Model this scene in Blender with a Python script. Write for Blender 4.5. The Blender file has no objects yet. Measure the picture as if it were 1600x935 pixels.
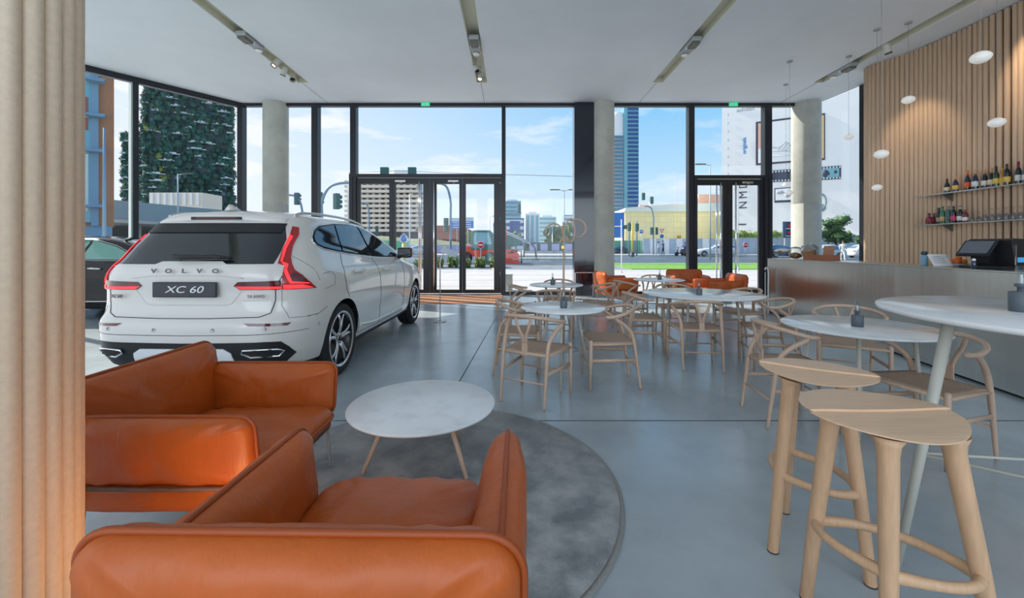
import bpy, bmesh, math, random
import numpy as np
from mathutils import Vector, Matrix, noise
from mathutils.bvhtree import BVHTree
random.seed(7)
PI = math.pi
sc = bpy.context.scene
COL = sc.collection

# ------------------------------------------------------------------ camera
CH = 1.32            # camera height (m)
F = 640.0            # focal length in pixels of the 1600 px wide frame
cam_d = bpy.data.cameras.new('camera'); cam = bpy.data.objects.new('camera', cam_d); COL.objects.link(cam)
cam.location = (0, 0, CH); cam.rotation_euler = (PI/2, 0, 0)
cam_d.sensor_width = 36; cam_d.lens = F/1600*36
cam_d.shift_y = -79.5/1600
cam_d.clip_start = .05; cam_d.clip_end = 3000
sc.camera = cam
sc.cycles.transparent_max_bounces = 32
# ------------------------------------------------------------------ look
sc.view_settings.view_transform = 'Standard'
sc.view_settings.look = 'None'
sc.view_settings.gamma = 1
sc.view_settings.use_curve_mapping = False
sc.view_settings.exposure = 0.12
# ------------------------------------------------------------------ sky
SKY = 1.0
w = bpy.data.worlds.new('sky'); sc.world = w; w.use_nodes = True
nt = w.node_tree; nt.nodes.clear()
def nn(t, **k):
    n = nt.nodes.new(t)
    for a, b in k.items(): setattr(n, a, b)
    return n
tc = nn('ShaderNodeTexCoord'); sep = nn('ShaderNodeSeparateXYZ'); nt.links.new(tc.outputs['Generated'], sep.inputs[0])
rmp = nn('ShaderNodeValToRGB'); nt.links.new(sep.outputs['Z'], rmp.inputs[0])
e = rmp.color_ramp.elements
e[0].position = 0.0; e[0].color = (.80, .90, 1.0, 1)
e[1].position = .9; e[1].color = (.05, .22, .62, 1)
for p, c in ((.06, (.70, .85, .99, 1)), (.16, (.50, .75, .97, 1)), (.30, (.27, .60, .93, 1)), (.5, (.13, .42, .82, 1))):
    q = e.new(p); q.color = c
mp = nn('ShaderNodeMapping'); mp.inputs['Scale'].default_value = (2.2, 2.2, 9); nt.links.new(tc.outputs['Generated'], mp.inputs[0])
ns = nn('ShaderNodeTexNoise'); ns.inputs['Scale'].default_value = 1.6; ns.inputs['Detail'].default_value = 7; ns.inputs['Roughness'].default_value = .58
nt.links.new(mp.outputs[0], ns.inputs[0])
cr = nn('ShaderNodeMapRange'); cr.inputs[1].default_value = .52; cr.inputs[2].default_value = .74; nt.links.new(ns.outputs[0], cr.inputs[0])
# clouds are thicker towards the left (west) side of the sky
sx = nn('ShaderNodeMapRange'); sx.inputs[1].default_value = .3; sx.inputs[2].default_value = -.6; sx.inputs[3].default_value = 0; sx.inputs[4].default_value = .75; nt.links.new(sep.outputs['X'], sx.inputs[0])
ad = nn('ShaderNodeMath', operation='ADD', use_clamp=True); nt.links.new(cr.outputs[0], ad.inputs[0]); nt.links.new(sx.outputs[0], ad.inputs[1])
mx = nn('ShaderNodeMix', data_type='RGBA'); nt.links.new(ad.outputs[0], mx.inputs['Factor']); nt.links.new(rmp.outputs[0], mx.inputs['A']); mx.inputs['B'].default_value = (.92, .95, 1.0, 1)
bg = nn('ShaderNodeBackground'); bg.inputs[1].default_value = SKY; nt.links.new(mx.outputs['Result'], bg.inputs[0])
wo = nn('ShaderNodeOutputWorld'); nt.links.new(bg.outputs[0], wo.inputs[0])
# ------------------------------------------------------------------ sun, and an added fill light behind the camera
sd = bpy.data.lights.new('sun', 'SUN'); sun = bpy.data.objects.new('sun', sd); COL.objects.link(sun)
sd.energy = 7.0; sd.angle = .009; sd.color = (1, .93, .82)
SUN_EL = math.radians(35.5); to_sun = Vector((-.898*math.cos(SUN_EL), .44*math.cos(SUN_EL), math.sin(SUN_EL)))
sun.rotation_euler = to_sun.to_track_quat('Z', 'Y').to_euler()
def area(name, loc, rot, sx_, sy_, en, col=(1, 1, 1)):
    l = bpy.data.lights.new(name, 'AREA'); l.shape = 'RECTANGLE'; l.size = sx_; l.size_y = sy_; l.energy = en; l.color = col
    o = bpy.data.objects.new(name, l); COL.objects.link(o); o.location = loc; o.rotation_euler = rot; return o
area('rear_fill_light', (-.5, -6.6, 2.6), (math.radians(93), 0, 0), 15, 4.6, 470, (.80, .90, 1.0))  # unseen area lamp added to brighten the interior

# ------------------------------------------------------------------ materials
MATS = {}
def mat(name, col, rough=.5, metal=0, bump=0, bscale=60, var=0, vscale=4, stretch=(1, 1, 1), coat=0, spec=.5, emit=None, estr=1, col2=None, detail=5, sheen=0, bstretch=None, cov=None):
    m = bpy.data.materials.new(name); m.use_nodes = True; t = m.node_tree; b = t.nodes['Principled BSDF']
    b.inputs['Base Color'].default_value = (*col, 1); b.inputs['Roughness'].default_value = rough; b.inputs['Metallic'].default_value = metal
    b.inputs['Coat Weight'].default_value = coat; b.inputs['Coat Roughness'].default_value = .03; b.inputs['Specular IOR Level'].default_value = spec
    if sheen: b.inputs['Sheen Weight'].default_value = sheen
    if emit: b.inputs['Emission Color'].default_value = (*emit, 1); b.inputs['Emission Strength'].default_value = estr
    c = t.nodes.new('ShaderNodeTexCoord')
    def noi(scale, st, det):
        mp = t.nodes.new('ShaderNodeMapping'); mp.inputs['Scale'].default_value = st; t.links.new(c.outputs['Object'], mp.inputs[0])
        n = t.nodes.new('ShaderNodeTexNoise'); n.inputs['Scale'].default_value = scale; n.inputs['Detail'].default_value = det; n.inputs['Roughness'].default_value = .6
        t.links.new(mp.outputs[0], n.inputs[0]); return n
    if var or col2:
        n = noi(vscale, stretch, detail)
        mr = t.nodes.new('ShaderNodeMapRange'); mr.inputs[1].default_value = .3 if not cov else cov[0]; mr.inputs[2].default_value = .7 if not cov else cov[1]; t.links.new(n.outputs[0], mr.inputs[0])
        x = t.nodes.new('ShaderNodeMix'); x.data_type = 'RGBA'; t.links.new(mr.outputs[0], x.inputs['Factor'])
        a_ = tuple(v*(1-var) for v in col); b_ = col2 if col2 else tuple(min(1, v*(1+var)) for v in col)
        x.inputs['A'].default_value = (*a_, 1); x.inputs['B'].default_value = (*b_, 1); t.links.new(x.outputs['Result'], b.inputs['Base Color'])
    if bump:
        n = noi(bscale, bstretch or stretch, 3); bp = t.nodes.new('ShaderNodeBump'); bp.inputs['Strength'].default_value = bump; bp.inputs['Distance'].default_value = .01
        t.links.new(n.outputs[0], bp.inputs['Height']); t.links.new(bp.outputs[0], b.inputs['Normal'])
    MATS[name] = m; return m
def glass(name, tint=(1, 1, 1), ior=1.45, rough=0.0):
    m = bpy.data.materials.new(name); m.use_nodes = True; t = m.node_tree; t.nodes.clear()
    o = t.nodes.new('ShaderNodeOutputMaterial'); x = t.nodes.new('ShaderNodeMixShader'); f = t.nodes.new('ShaderNodeFresnel'); ge = t.nodes.new('ShaderNodeNewGeometry'); mi = t.nodes.new('ShaderNodeMix'); mi.inputs['A'].default_value = ior; mi.inputs['B'].default_value = 1/ior
    t.links.new(ge.outputs['Backfacing'], mi.inputs['Factor']); t.links.new(mi.outputs['Result'], f.inputs[0])
    tr = t.nodes.new('ShaderNodeBsdfTransparent'); tr.inputs[0].default_value = (*tint, 1); g = t.nodes.new('ShaderNodeBsdfGlossy'); g.inputs['Roughness'].default_value = rough
    t.links.new(f.outputs[0], x.inputs[0]); t.links.new(tr.outputs[0], x.inputs[1]); t.links.new(g.outputs[0], x.inputs[2]); t.links.new(x.outputs[0], o.inputs[0])
    MATS[name] = m; return m
def tiled(name, c1, c2, scale, mortar, msize=.01, rough=.5, offset=.5, bw=.5, rh=.25, axes=None, metal=0):
    m = bpy.data.materials.new(name); m.use_nodes = True; t = m.node_tree; b = t.nodes['Principled BSDF']; b.inputs['Roughness'].default_value = rough; b.inputs['Metallic'].default_value = metal
    c = t.nodes.new('ShaderNodeTexCoord'); mp = t.nodes.new('ShaderNodeMapping'); t.links.new(c.outputs['Object'], mp.inputs[0])
    if axes: mp.inputs['Rotation'].default_value = axes
    k = t.nodes.new('ShaderNodeTexBrick'); k.inputs['Scale'].default_value = scale; k.offset = offset; k.inputs['Mortar Size'].default_value = msize
    k.inputs['Brick Width'].default_value = bw; k.inputs['Row Height'].default_value = rh
    k.inputs['Color1'].default_value = (*c1, 1); k.inputs['Color2'].default_value = (*c2, 1); k.inputs['Mortar'].default_value = (*mortar, 1)
    t.links.new(mp.outputs[0], k.inputs[0]); t.links.new(k.outputs[0], b.inputs['Base Color']); MATS[name] = m; return m

# ------------------------------------------------------------------ mesh building helpers
class MB:
    def __init__(s): s.v = []; s.f = []; s.m = []; s.s = []; s.mi = 0; s.sharp = 0
    def add(s, vs, fs, smooth=True, M=None):
        o = len(s.v)
        if M is not None: vs = [M @ Vector(p) for p in vs]
        s.v += [tuple(p) for p in vs]; s.f += [tuple(i+o for i in f) for f in fs]; s.m += [s.mi]*len(fs); s.s += [smooth]*len(fs); return s
    def box(s, c, d, rz=0, M=None, bv=0):
        x, y, z = d[0]/2, d[1]/2, d[2]/2
        R = Matrix.Translation(Vector(c)) @ Matrix.Rotation(rz, 4, 'Z')
        if M is not None: R = M @ R
        if bv:
            bv = min(bv, x*.98, y*.98, z*.98)
            bm = bmesh.new(); bmesh.ops.create_cube(bm, size=1)
            for q in bm.verts: q.co = Vector((q.co.x*2*x, q.co.y*2*y, q.co.z*2*z))
            bmesh.ops.bevel(bm, geom=bm.edges[:], offset=bv, segments=2, profile=.6, affect='EDGES')
            bm.verts.index_update(); vs = [tuple(q.co) for q in bm.verts]; fs = [tuple(q.index for q in f.verts) for f in bm.faces]; bm.free()
            return s.add(vs, fs, False, R)
        vs = [(-x, -y, -z), (x, -y, -z), (x, y, -z), (-x, y, -z), (-x, -y, z), (x, -y, z), (x, y, z), (-x, y, z)]
        return s.add(vs, [(0, 3, 2, 1), (4, 5, 6, 7), (0, 1, 5, 4), (1, 2, 6, 5), (2, 3, 7, 6), (3, 0, 4, 7)], False, R)
    def tube(s, pts, r, n=8, closed=False, caps=True, flat=1.0, M=None, up=None):
        P = [Vector(p) for p in pts]; N = len(P); rs = r if isinstance(r, (list, tuple)) else [r]*N
        vs = []; fs = []; prev = None
        for i in range(N):
            if closed: t = P[(i+1) % N]-P[i-1]
            else: t = P[min(i+1, N-1)]-P[max(i-1, 0)]
            t.normalize()
            if prev is None:
                a = Vector(up) if up else (Vector((0, 0, 1)) if abs(t.z) < .9 else Vector((1, 0, 0)))
            else: a = prev
            a = (a - t*a.dot(t)); a = a.normalized() if a.length > 1e-6 else t.orthogonal().normalized(); prev = a; b = t.cross(a)
            for k in range(n):
                an = 2*PI*k/n; vs.append(P[i] + a*(math.cos(an)*rs[i]*flat) + b*(math.sin(an)*rs[i]))
        for i in range(N if closed else N-1):
            j = (i+1) % N
            for k in range(n): fs.append((i*n+k, i*n+(k+1) % n, j*n+(k+1) % n, j*n+k))
        s.add(vs, fs, True, M)
        if caps and not closed:
            o = len(s.v)-N*n
            s.f.append(tuple(o+k for k in reversed(range(n)))); s.f.append(tuple(o+(N-1)*n+k for k in range(n))); s.m += [s.mi]*2; s.s += [False]*2
        return s
    def cyl(s, p0, p1, r0, r1=None, n=12, M=None): return s.tube([p0, p1], [r0, r1 if r1 is not None else r0], n, M=M)
    def lathe(s, prof, c=(0, 0, 0), n=16, M=None, axis='Z', smooth=True):
        vs = []; fs = []
        for (r, z) in prof:
            for k in range(n):
                a = 2*PI*k/n; p = (r*math.cos(a), r*math.sin(a), z)
                if axis == 'X': p = (z, r*math.cos(a), r*math.sin(a))
                if axis == 'Y': p = (r*math.cos(a), z, -r*math.sin(a))
                vs.append((p[0]+c[0], p[1]+c[1], p[2]+c[2]))
        for i in range(len(prof)-1):
            for k in range(n): fs.append((i*n+k, i*n+(k+1) % n, (i+1)*n+(k+1) % n, (i+1)*n+k))
        s.add(vs, fs, smooth, M)
        o = len(s.v)-len(vs)
        return s
    def prism(s, poly, z0, z1, M=None, smooth=False):
        n = len(poly); vs = [(x, y, z0) for x, y in poly]+[(x, y, z1) for x, y in poly]
        fs = [tuple(reversed(range(n))), tuple(range(n, 2*n))]+[(i, (i+1) % n, n+(i+1) % n, n+i) for i in range(n)]
        s.add(vs, fs, False, M)
        if smooth:
            for k in range(n): s.s[-1-k] = True
        return s
    def ell(s, c, r, nu=12, nv=8, M=None, bumpy=0, seed=0):
        vs = []; fs = []
        for j in range(nv+1):
            t = PI*j/nv
            for i in range(nu):
                p = 2*PI*i/nu; d = Vector((math.sin(t)*math.cos(p), math.sin(t)*math.sin(p), math.cos(t)))
                k = 1+(bumpy*noise.noise(d*2.3+Vector((seed, seed*1.7, 0))) if bumpy else 0)
                vs.append((c[0]+d.x*r[0]*k, c[1]+d.y*r[1]*k, c[2]+d.z*r[2]*k))
        for j in range(nv):
            for i in range(nu): fs.append((j*nu+i, (j+1)*nu+i, (j+1)*nu+(i+1) % nu, j*nu+(i+1) % nu))
        return s.add(vs, fs, True, M)
    def build(s, name, mats=None, parent=None, kind=None):
        me = bpy.data.meshes.new(name); me.from_pydata(s.v, [], s.f); me.validate(clean_customdata=False)
        if not isinstance(mats, (list, tuple)): mats = [mats]
        for m in mats: me.materials.append(MATS[m] if isinstance(m, str) else m)
        if len(me.polygons) == len(s.f):
            me.polygons.foreach_set('material_index', s.m); me.polygons.foreach_set('use_smooth', s.s)
        bm = bmesh.new(); bm.from_mesh(me); bmesh.ops.remove_doubles(bm, verts=bm.verts, dist=1e-5); bmesh.ops.recalc_face_normals(bm, faces=bm.faces); bm.to_mesh(me); bm.free()
        if s.sharp: me.set_sharp_from_angle(angle=math.radians(s.sharp))
        o = bpy.data.objects.new(name, me); COL.objects.link(o)
        if parent: o.parent = parent
        if kind: o['kind'] = kind
        return o
def tag(o, label=None, cat=None, group=None, kind=None):
    if label: o['label'] = label
    if cat: o['category'] = cat
    if group: o['group'] = group
    if kind: o['kind'] = kind
    return o
def thing(name, label, cat, loc=(0, 0, 0), rz=0, group=None):
    o = bpy.data.objects.new(name, None); COL.objects.link(o); o.location = loc; o.rotation_euler = (0, 0, rz); o.empty_display_size = .1
    return tag(o, label, cat, group)
def kids(o): return [c for c in bpy.data.objects if c.parent == o]
KC = {}
def copy_tree(o, parent=None):
    c = o.copy(); COL.objects.link(c)
    if parent: c.parent = parent
    if o.name not in KC: KC[o.name] = kids(o)
    for ch in KC[o.name]: copy_tree(ch, c)
    return c
def dup(o, loc, rz, label, group=None, scale=None):
    c = copy_tree(o); c.location = loc; c.rotation_euler = (0, 0, rz); c['label'] = label
    if group: c['group'] = group
    if scale: c.scale = scale
    return c
def text(body, size, m, loc, rot, parent=None, ext=.002, xs=1, shear=0, name='lettering', align='CENTER', bold=0, spacing=1):
    cu = bpy.data.curves.new(name, 'FONT'); cu.body = body; cu.size = size; cu.extrude = ext; cu.align_x = align; cu.align_y = 'CENTER'; cu.shear = shear; cu.offset = bold; cu.space_character = spacing
    o = bpy.data.objects.new('t', cu); COL.objects.link(o); dg = bpy.context.evaluated_depsgraph_get(); me = bpy.data.meshes.new_from_object(o.evaluated_get(dg))
    bpy.data.objects.remove(o); me.materials.clear(); me.materials.append(MATS[m] if isinstance(m, str) else m); r = bpy.data.objects.new(name, me); COL.objects.link(r); r.location = loc; r.rotation_euler = rot; r.scale = (xs, 1, 1)
    if parent: r.parent = parent
    return r
def PX(px, d): return (px-800)*d/F
def PZ(py, d): return CH+(388-py)*d/F
def interp(tab, x): return float(np.interp(x, [t[0] for t in tab], [t[1] for t in tab]))
def catmull(P, n=6, closed=False):
    P = [Vector(p) for p in P]; N = len(P); out = []
    for i in range(N if closed else N-1):
        g = (lambda k: P[k % N]) if closed else (lambda k: P[max(0, min(N-1, k))])
        a, b, c, d = g(i-1), g(i), g(i+1), g(i+2)
        for k in range(n):
            t = k/n; out.append(.5*((2*b)+(-a+c)*t+(2*a-5*b+4*c-d)*t*t+(-a+3*b-3*c+d)*t**3))
    if not closed: out.append(P[-1])
    return out

# ---- the palette
mat('concrete_floor', (.395, .45, .48), .22, var=.16, vscale=1.3, detail=8, bump=.015, bscale=9, spec=.7)
mat('joint', (.05, .055, .06), .6)
mat('ceiling_white', (.70, .755, .80), .7, var=.05, vscale=.5, bump=.25, bscale=.9)
mat('track_beige', (.62, .62, .50), .5)
mat('black_frame', (.012, .015, .022), .32)
mat('black_panel', (.01, .013, .025), .12, coat=.5)
mat('steel', (.62, .62, .60), .22, metal=1)
mat('brushed_steel', (.56, .575, .545), .24, metal=1, var=.06, vscale=3, stretch=(8, 8, .15), bump=.02, bscale=30)
mat('concrete', (.42, .44, .40), .75, var=.13, vscale=3, bump=.15, bscale=25, detail=8)
mat('tube_wood', (.66, .475, .325), .55, var=.10, vscale=5, stretch=(6, 6, .4))
mat('pale_tube', (.84, .68, .50), .6, var=.06, vscale=60, stretch=(1, 1, 1), bump=.05, bscale=150)
mat('ash_wood', (.62, .385, .225), .45, var=.10, vscale=14, stretch=(5, 5, .5))
mat('pale_wood', (.56, .395, .29), .45, var=.08, vscale=14, stretch=(5, 5, .5))
mat('seat_ply', (.70, .465, .30), .4, var=.07, vscale=10, stretch=(.5, 6, 6))
mat('paper_cord', (.47, .33, .24), .8, var=.14, vscale=60, bump=.5, bscale=160)
mat('marble', (.86, .87, .87), .16, col2=(.66, .69, .71), cov=(.48, .78), vscale=5, detail=9, spec=.6)
mat('marble_matte', (.84, .86, .87), .38, col2=(.66, .69, .71), cov=(.5, .8), vscale=6, detail=9)
mat('badge_grey', (.17, .165, .16), .35, metal=.6)
mat('leg_white', (.50, .485, .42), .45)
mat('leather', (.50, .098, .009), .43, var=.10, vscale=3, bump=.4, bscale=9, stretch=(1, 1, 1), bstretch=(2.2, 2.2, .6))
mat('piping', (.34, .062, .007), .5)
mat('dark_wood', (.16, .08, .045), .5, var=.3, vscale=20, stretch=(1, 1, 6))
mat('rug', (.13, .145, .155), .95, col2=(.40, .40, .385), cov=(.40, .66), vscale=4.2, bump=.6, bscale=120, detail=7, sheen=.4)
mat('rug_edge', (.28, .275, .26), .95, bump=.6, bscale=120)
mat('doormat', (.55, .27, .15), .9, bump=.5, bscale=90)
mat('slate', (.10, .125, .15), .45)
mat('chrome', (.85, .85, .87), .06, metal=1)
mat('car_paint', (.74, .715, .67), .35, coat=1)
mat('black_paint', (.004, .005, .007), .08)
mat('car_glass', (.008, .011, .016), .03, coat=.3, spec=.8)
mat('black_plastic', (.012, .013, .015), .45)
mat('tyre', (.012, .013, .014), .7, bump=.3, bscale=60)
mat('alloy', (.72, .73, .74), .22, metal=1)
mat('alloy_dark', (.015, .016, .018), .3)
mat('lamp_red', (.42, .008, .015), .12, coat=1)
mat('lamp_dark_red', (.10, .004, .01), .15, coat=1)
mat('lamp_lit', (.9, .03, .03), .2, emit=(1, .04, .05), estr=1.1)
mat('pendant_glass', (.88, .86, .82), .35, emit=(1, .97, .9), estr=.22)
mat('wire', (.35, .33, .33), .5)
mat('white', (.85, .86, .87), .5)
mat('white_paint', (.80, .82, .84), .4, coat=.5)
mat('exit_green', (.01, .35, .16), .4, emit=(.02, .7, .35), estr=.7)
glass('clear_glass', (.985, .992, .995), 1.35)
glass('table_glass', (.93, .95, .96), 1.5)
# =================================================================== THE ROOM
W = 11.57            # depth of the glazed front
CEIL = 5.40
LX0, LY0 = PX(380, W), W                 # left corner
LD = Vector((-1.93, -2.44, 0)).normalized()   # left glass wall runs this way
LEN_L = 7.2
LX1, LY1 = LX0+LD.x*LEN_L, LY0+LD.y*LEN_L
RX0 = 8.6
def S(name, mb, m, parent=None): return mb.build(name, m, parent, kind=None if parent else 'structure')
# floor
fl = MB(); fl.prism([(LX1, -7), (9.2, -7), (9.2, W), (LX0, W), (LX1, LY1)], -.12, 0); S('floor', fl, 'concrete_floor')
j = MB()
j.box((0, 3.13, .0008), (19, .010, .0016)); S('trim_1', j, 'joint')
j = MB(); a = Vector((-.528, 3.93, .0008)); b = Vector((-.20, 9.5, .0008)); j.tube([a + (a-b)*.2, b], .005, 4, flat=.16); S('trim_2', j, 'joint')
# ceiling: slabs between four recessed service channels
TR = [-5.14, -.74, 3.59, 7.55]; TW = .13; YE = 10.1
c = MB(); xs_ = [LX1-.2] + [v for t in TR for v in (t-TW, t+TW)] + [9.2]; XE = LX0+LD.x*(YE-LY0)/LD.y-.1
for i in range(2, len(xs_)-2, 2):
    c.box(((xs_[i]+xs_[i+1])/2, (YE-7)/2, CEIL+.1), (xs_[i+1]-xs_[i], YE+7, .2))
c.prism([(LX1-.1, -7), (xs_[1], -7), (xs_[1], YE), (XE, YE), (LX1-.1, LY1)], CEIL, CEIL+.2)
c.prism([(xs_[-2], -7), (9.2, -7), (9.2, 9.4), (8.85, 9.6), (8.78, YE), (xs_[-2], YE)], CEIL, CEIL+.2)
c.prism([(XE, YE), (8.78, YE), (8.62, W+.06), (LX0-.1, W+.06)], CEIL, CEIL+.2)
co = S('ceiling', c, 'ceiling_white')
for k, t in enumerate(TR):
    tm = MB(); tm.box((t, (YE-7)/2, CEIL+.16), (2*TW, YE+7, .04)); tm.box((t-TW+.006, (YE-7)/2, CEIL+.09), (.012, YE+7, .16)); tm.box((t+TW-.006, (YE-7)/2, CEIL+.09), (.012, YE+7, .16)); tm.box((t, YE-.006, CEIL+.08), (2*TW, .012, .16))
    S('trim_%d' % (3+k), tm, 'track_beige')
    sm = MB(); sm.box((t-.03, YE+(W-YE)/2, CEIL-.002), (.008, W-YE, .004)); S('trim_%d' % (7+k), sm, 'joint')
# ceiling fixtures
def speaker(x, y):
    t = thing('ceiling_speaker', 'grey loudspeaker box mounted in a ceiling channel', 'speaker', (x, y, CEIL+.13))
    m = MB(); m.box((0, 0, -.13), (.20, .62, .10), bv=.03); m.build('housing', 'gear_grey', t)
    m = MB(); m.box((0, -.16, -.20), (.16, .26, .05), bv=.02); m.build('horn_cover', 'gear_dark', t)
    m = MB(); m.box((0, -.02, -.19), (.19, .03, .035), bv=.008); m.build('bracket', 'white', t)
    m = MB(); m.lathe([(.0, 0), (.06, .0), (.07, .02), (.05, .025), (0, .012)], (0, .27, -.215)); m.build('driver_ring', 'white', t)
    return t
mat('gear_grey', (.36, .39, .40), .5); mat('gear_dark', (.13, .13, .11), .5); mat('spot_body', (.55, .56, .50), .4); mat('spot_glow', (1, .8, .6), .3, emit=(1, .62, .38), estr=4)
names = ['grey loudspeaker in the leftmost ceiling channel, above the white car', 'grey loudspeaker in the ceiling channel above the double entrance door',
         'grey loudspeaker in the ceiling channel above the large round table', 'grey loudspeaker in the rightmost ceiling channel beside the ribbed wood wall']
for k, (x, y) in enumerate(((TR[0], 8.05), (TR[1], 8.2), (TR[2], 8.25), (TR[3], 9.35))):
    s_ = speaker(x, y); s_['label'] = names[k]; s_['group'] = 'loudspeakers in the ceiling channels'
def spotlight(x, y, az, tilt, label, on=True, watt=0):
    t = thing('track_spotlight', label, 'spotlight', (x, y, CEIL+.13), 0, 'track spotlights')
    m = MB(); m.box((0, 0, 0), (.03, .09, .03)); m.cyl((0, 0, 0), (0, 0, -.17), .009); m.build('stem', 'spot_body', t)
    R = Matrix.Translation((0, 0, -.20)) @ Matrix.Rotation(az, 4, 'Z') @ Matrix.Rotation(tilt, 4, 'X')
    m = MB(); m.lathe([(.0, .085), (.052, .085), (.058, .07), (.058, -.10), (.052, -.11), (.046, -.09), (0, -.09)], M=R, n=18); m.build('lamp_head', 'spot_body', t)
    m = MB(); m.lathe([(0, -.091), (.044, -.091), (.044, -.087), (0, -.087)], M=R, n=18); m.build('lens', 'spot_glow' if on else 'black_plastic', t)
    m = MB(); m.lathe([(.058, -.10), (.061, -.10), (.061, -.118), (.054, -.118), (.054, -.10)], M=R, n=18); m.build('rim', 'black_plastic', t)
    if watt:
        l = bpy.data.lights.new('spotlight_beam', 'SPOT'); l.energy = watt; l.color = (1, .78, .55); l.spot_size = 1.0; l.spot_blend = .6; l.shadow_soft_size = .05
        o = bpy.data.objects.new('spotlight_beam', l); COL.objects.link(o); o.parent = t; o.matrix_local = R @ Matrix.Translation((0, 0, -.13))
spotlight(TR[0]+.05, 8.85, 2.6, .6, 'lit track spotlight nearest the loudspeaker in the left ceiling channel', True, 25)
spotlight(TR[0], 9.25, 1.2, .5, 'middle of three track spotlights in the left ceiling channel', False)
spotlight(TR[0], 9.6, 3.6, .6, 'track spotlight nearest the window end of the left ceiling channel', False)
spotlight(TR[1]-.06, 9.15, 3.8, .6, 'dark track spotlight in the channel above the door, nearer the loudspeaker', False)
spotlight(TR[1], 9.55, 3.0, .5, 'track spotlight at the window end of the channel above the door', True, 15)
spotlight(TR[3]-.04, 8.2, 4.7, .25, 'lit track spotlight in the rightmost channel over the ribbed wall end', True, 45)
spotlight(TR[3]-.04, 6.2, 4.9, .75, 'track spotlight over the bottle shelves in the rightmost channel', True, 60)

# ---- glazed front
def bar(name, x0, x1, z0, z1, y=W, dy=.16, m='black_frame'):
    b = MB(); b.box(((x0+x1)/2, y, (z0+z1)/2), (x1-x0, dy, z1-z0)); return S(name, b, m)
mull = [(374, 382), (489, 499), (549, 558), (784, 790), (1074, 1083), (1192, 1203)]
win = [(380, 489), (499, 549), (558, 784), (790, 897), (960, 1074), (1083, 1192), (1203, 1275)]
n = 11
bar('trim_%d' % n, PX(376, W), PX(1278, W), CEIL-.085, CEIL, dy=.14)
n += 1; bar('trim_%d' % n, PX(376, W), PX(548, W), 0, .10); n += 1; bar('trim_%d' % n, PX(787, W), PX(1083, W), 0, .10); n += 1; bar('trim_%d' % n, PX(1203, W), PX(1278, W), 0, .10)
for a, b in mull: n += 1; bar('trim_%d' % n, PX(a, W), PX(b, W), 0, CEIL-.08, dy=.20)
# dark cladding panel beside the middle column
n += 1; bar('trim_%d' % n, PX(896, W), PX(928, W), 0, CEIL-.02, dy=.34, m='black_panel')
for k, (a, b) in enumerate(win):
    z0 = 3.66 if (a in (558, 1083)) else .1
    g = MB(); g.box(((PX(a, W)+PX(b, W))/2, W, (z0+CEIL-.08)/2), (PX(b, W)-PX(a, W), .024, CEIL-.08-z0)); S('window_%d' % (k+1), g, 'clear_glass')
# left glass wall
def lw(t, off=0): return Vector((LX0+LD.x*t - LD.y*off, LY0+LD.y*t + LD.x*off, 0))
def lbar(name, t0, t1, z0, z1, th=.12, m='black_frame'):
    b = MB(); c0 = lw((t0+t1)/2); b.box((c0.x, c0.y, (z0+z1)/2), (t1-t0, th, z1-z0), rz=math.atan2(LD.y, LD.x)); return S(name, b, m)
mt = 2.27
n += 1; lbar('trim_%d' % n, 0, LEN_L, CEIL-.14, CEIL); n += 1; lbar('trim_%d' % n, 0, LEN_L, 0, .08)
for t in (mt, 4.55, LEN_L): n += 1; lbar('trim_%d' % n, t-.045, t+.045, .08, CEIL-.1, .20)
fin = MB(); c0 = lw(mt+.07, -.10); fin.box((c0.x, c0.y, CEIL/2), (.03, .30, CEIL-.2), rz=math.atan2(LD.y, LD.x)); n += 1; S('trim_%d' % n, fin, 'fin_glass' if 'fin_glass' in MATS else mat('fin_glass', (.42, .50, .46), .15))
for k, (a, b) in enumerate(((0, mt), (mt, 4.55), (4.55, LEN_L))): lbar('window_%d' % (8+k), a+.04, b-.04, .08, CEIL-.1, .024, 'clear_glass')
# right glass return and its dark post
rp = Vector((8.76, 10.2, 0)); g = MB(); g.box(((RX0+rp.x)/2, (W+rp.y)/2, CEIL/2), (math.hypot(W-rp.y, rp.x-RX0), .024, CEIL-.1), rz=math.atan2(rp.y-W, rp.x-RX0)); S('window_11', g, 'clear_glass')
n += 1; b = MB(); b.box((8.80, 10.20, CEIL/2), (.14, .2, CEIL)); S('trim_%d' % n, b, 'black_frame')
n += 1; b = MB(); b.box((8.62, W-.7, .05), (.1, 1.4, .1), rz=.1); S('trim_%d' % n, b, 'black_frame')
# back of the room: a low sill and posts, open daylight between
b = MB(); b.box((0, -7, .2), (19, .1, .4)); b.box((0, -7, CEIL-.2), (19, .1, .4))
for x in (-9.4, -6.2, -3.1, 0, 3.1, 6.2, 9.1): b.box((x, -7, CEIL/2), (.1, .12, CEIL))
S('wall_back', b, 'black_frame')
b = MB(); b.box((9.15, (9-7)/2, CEIL/2), (.1, 16, CEIL)); S('wall_right', b, 'white')
# ---- concrete columns
mat('column_concrete', (.46, .47, .42), .7, var=.14, vscale=2.2, bump=.12, bscale=18, detail=9)
for k, (px, r) in enumerate(((431, .325), (942, .315), (1259.5, .355))):
    m = MB(); m.lathe([(r, 0), (r, 2.55), (r-.006, 2.555), (r-.006, 2.565), (r, 2.57), (r, CEIL)], (PX(px, W-.02), W-.02, 0), n=48); o = m.build('column', 'column_concrete', kind='structure')
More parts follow.
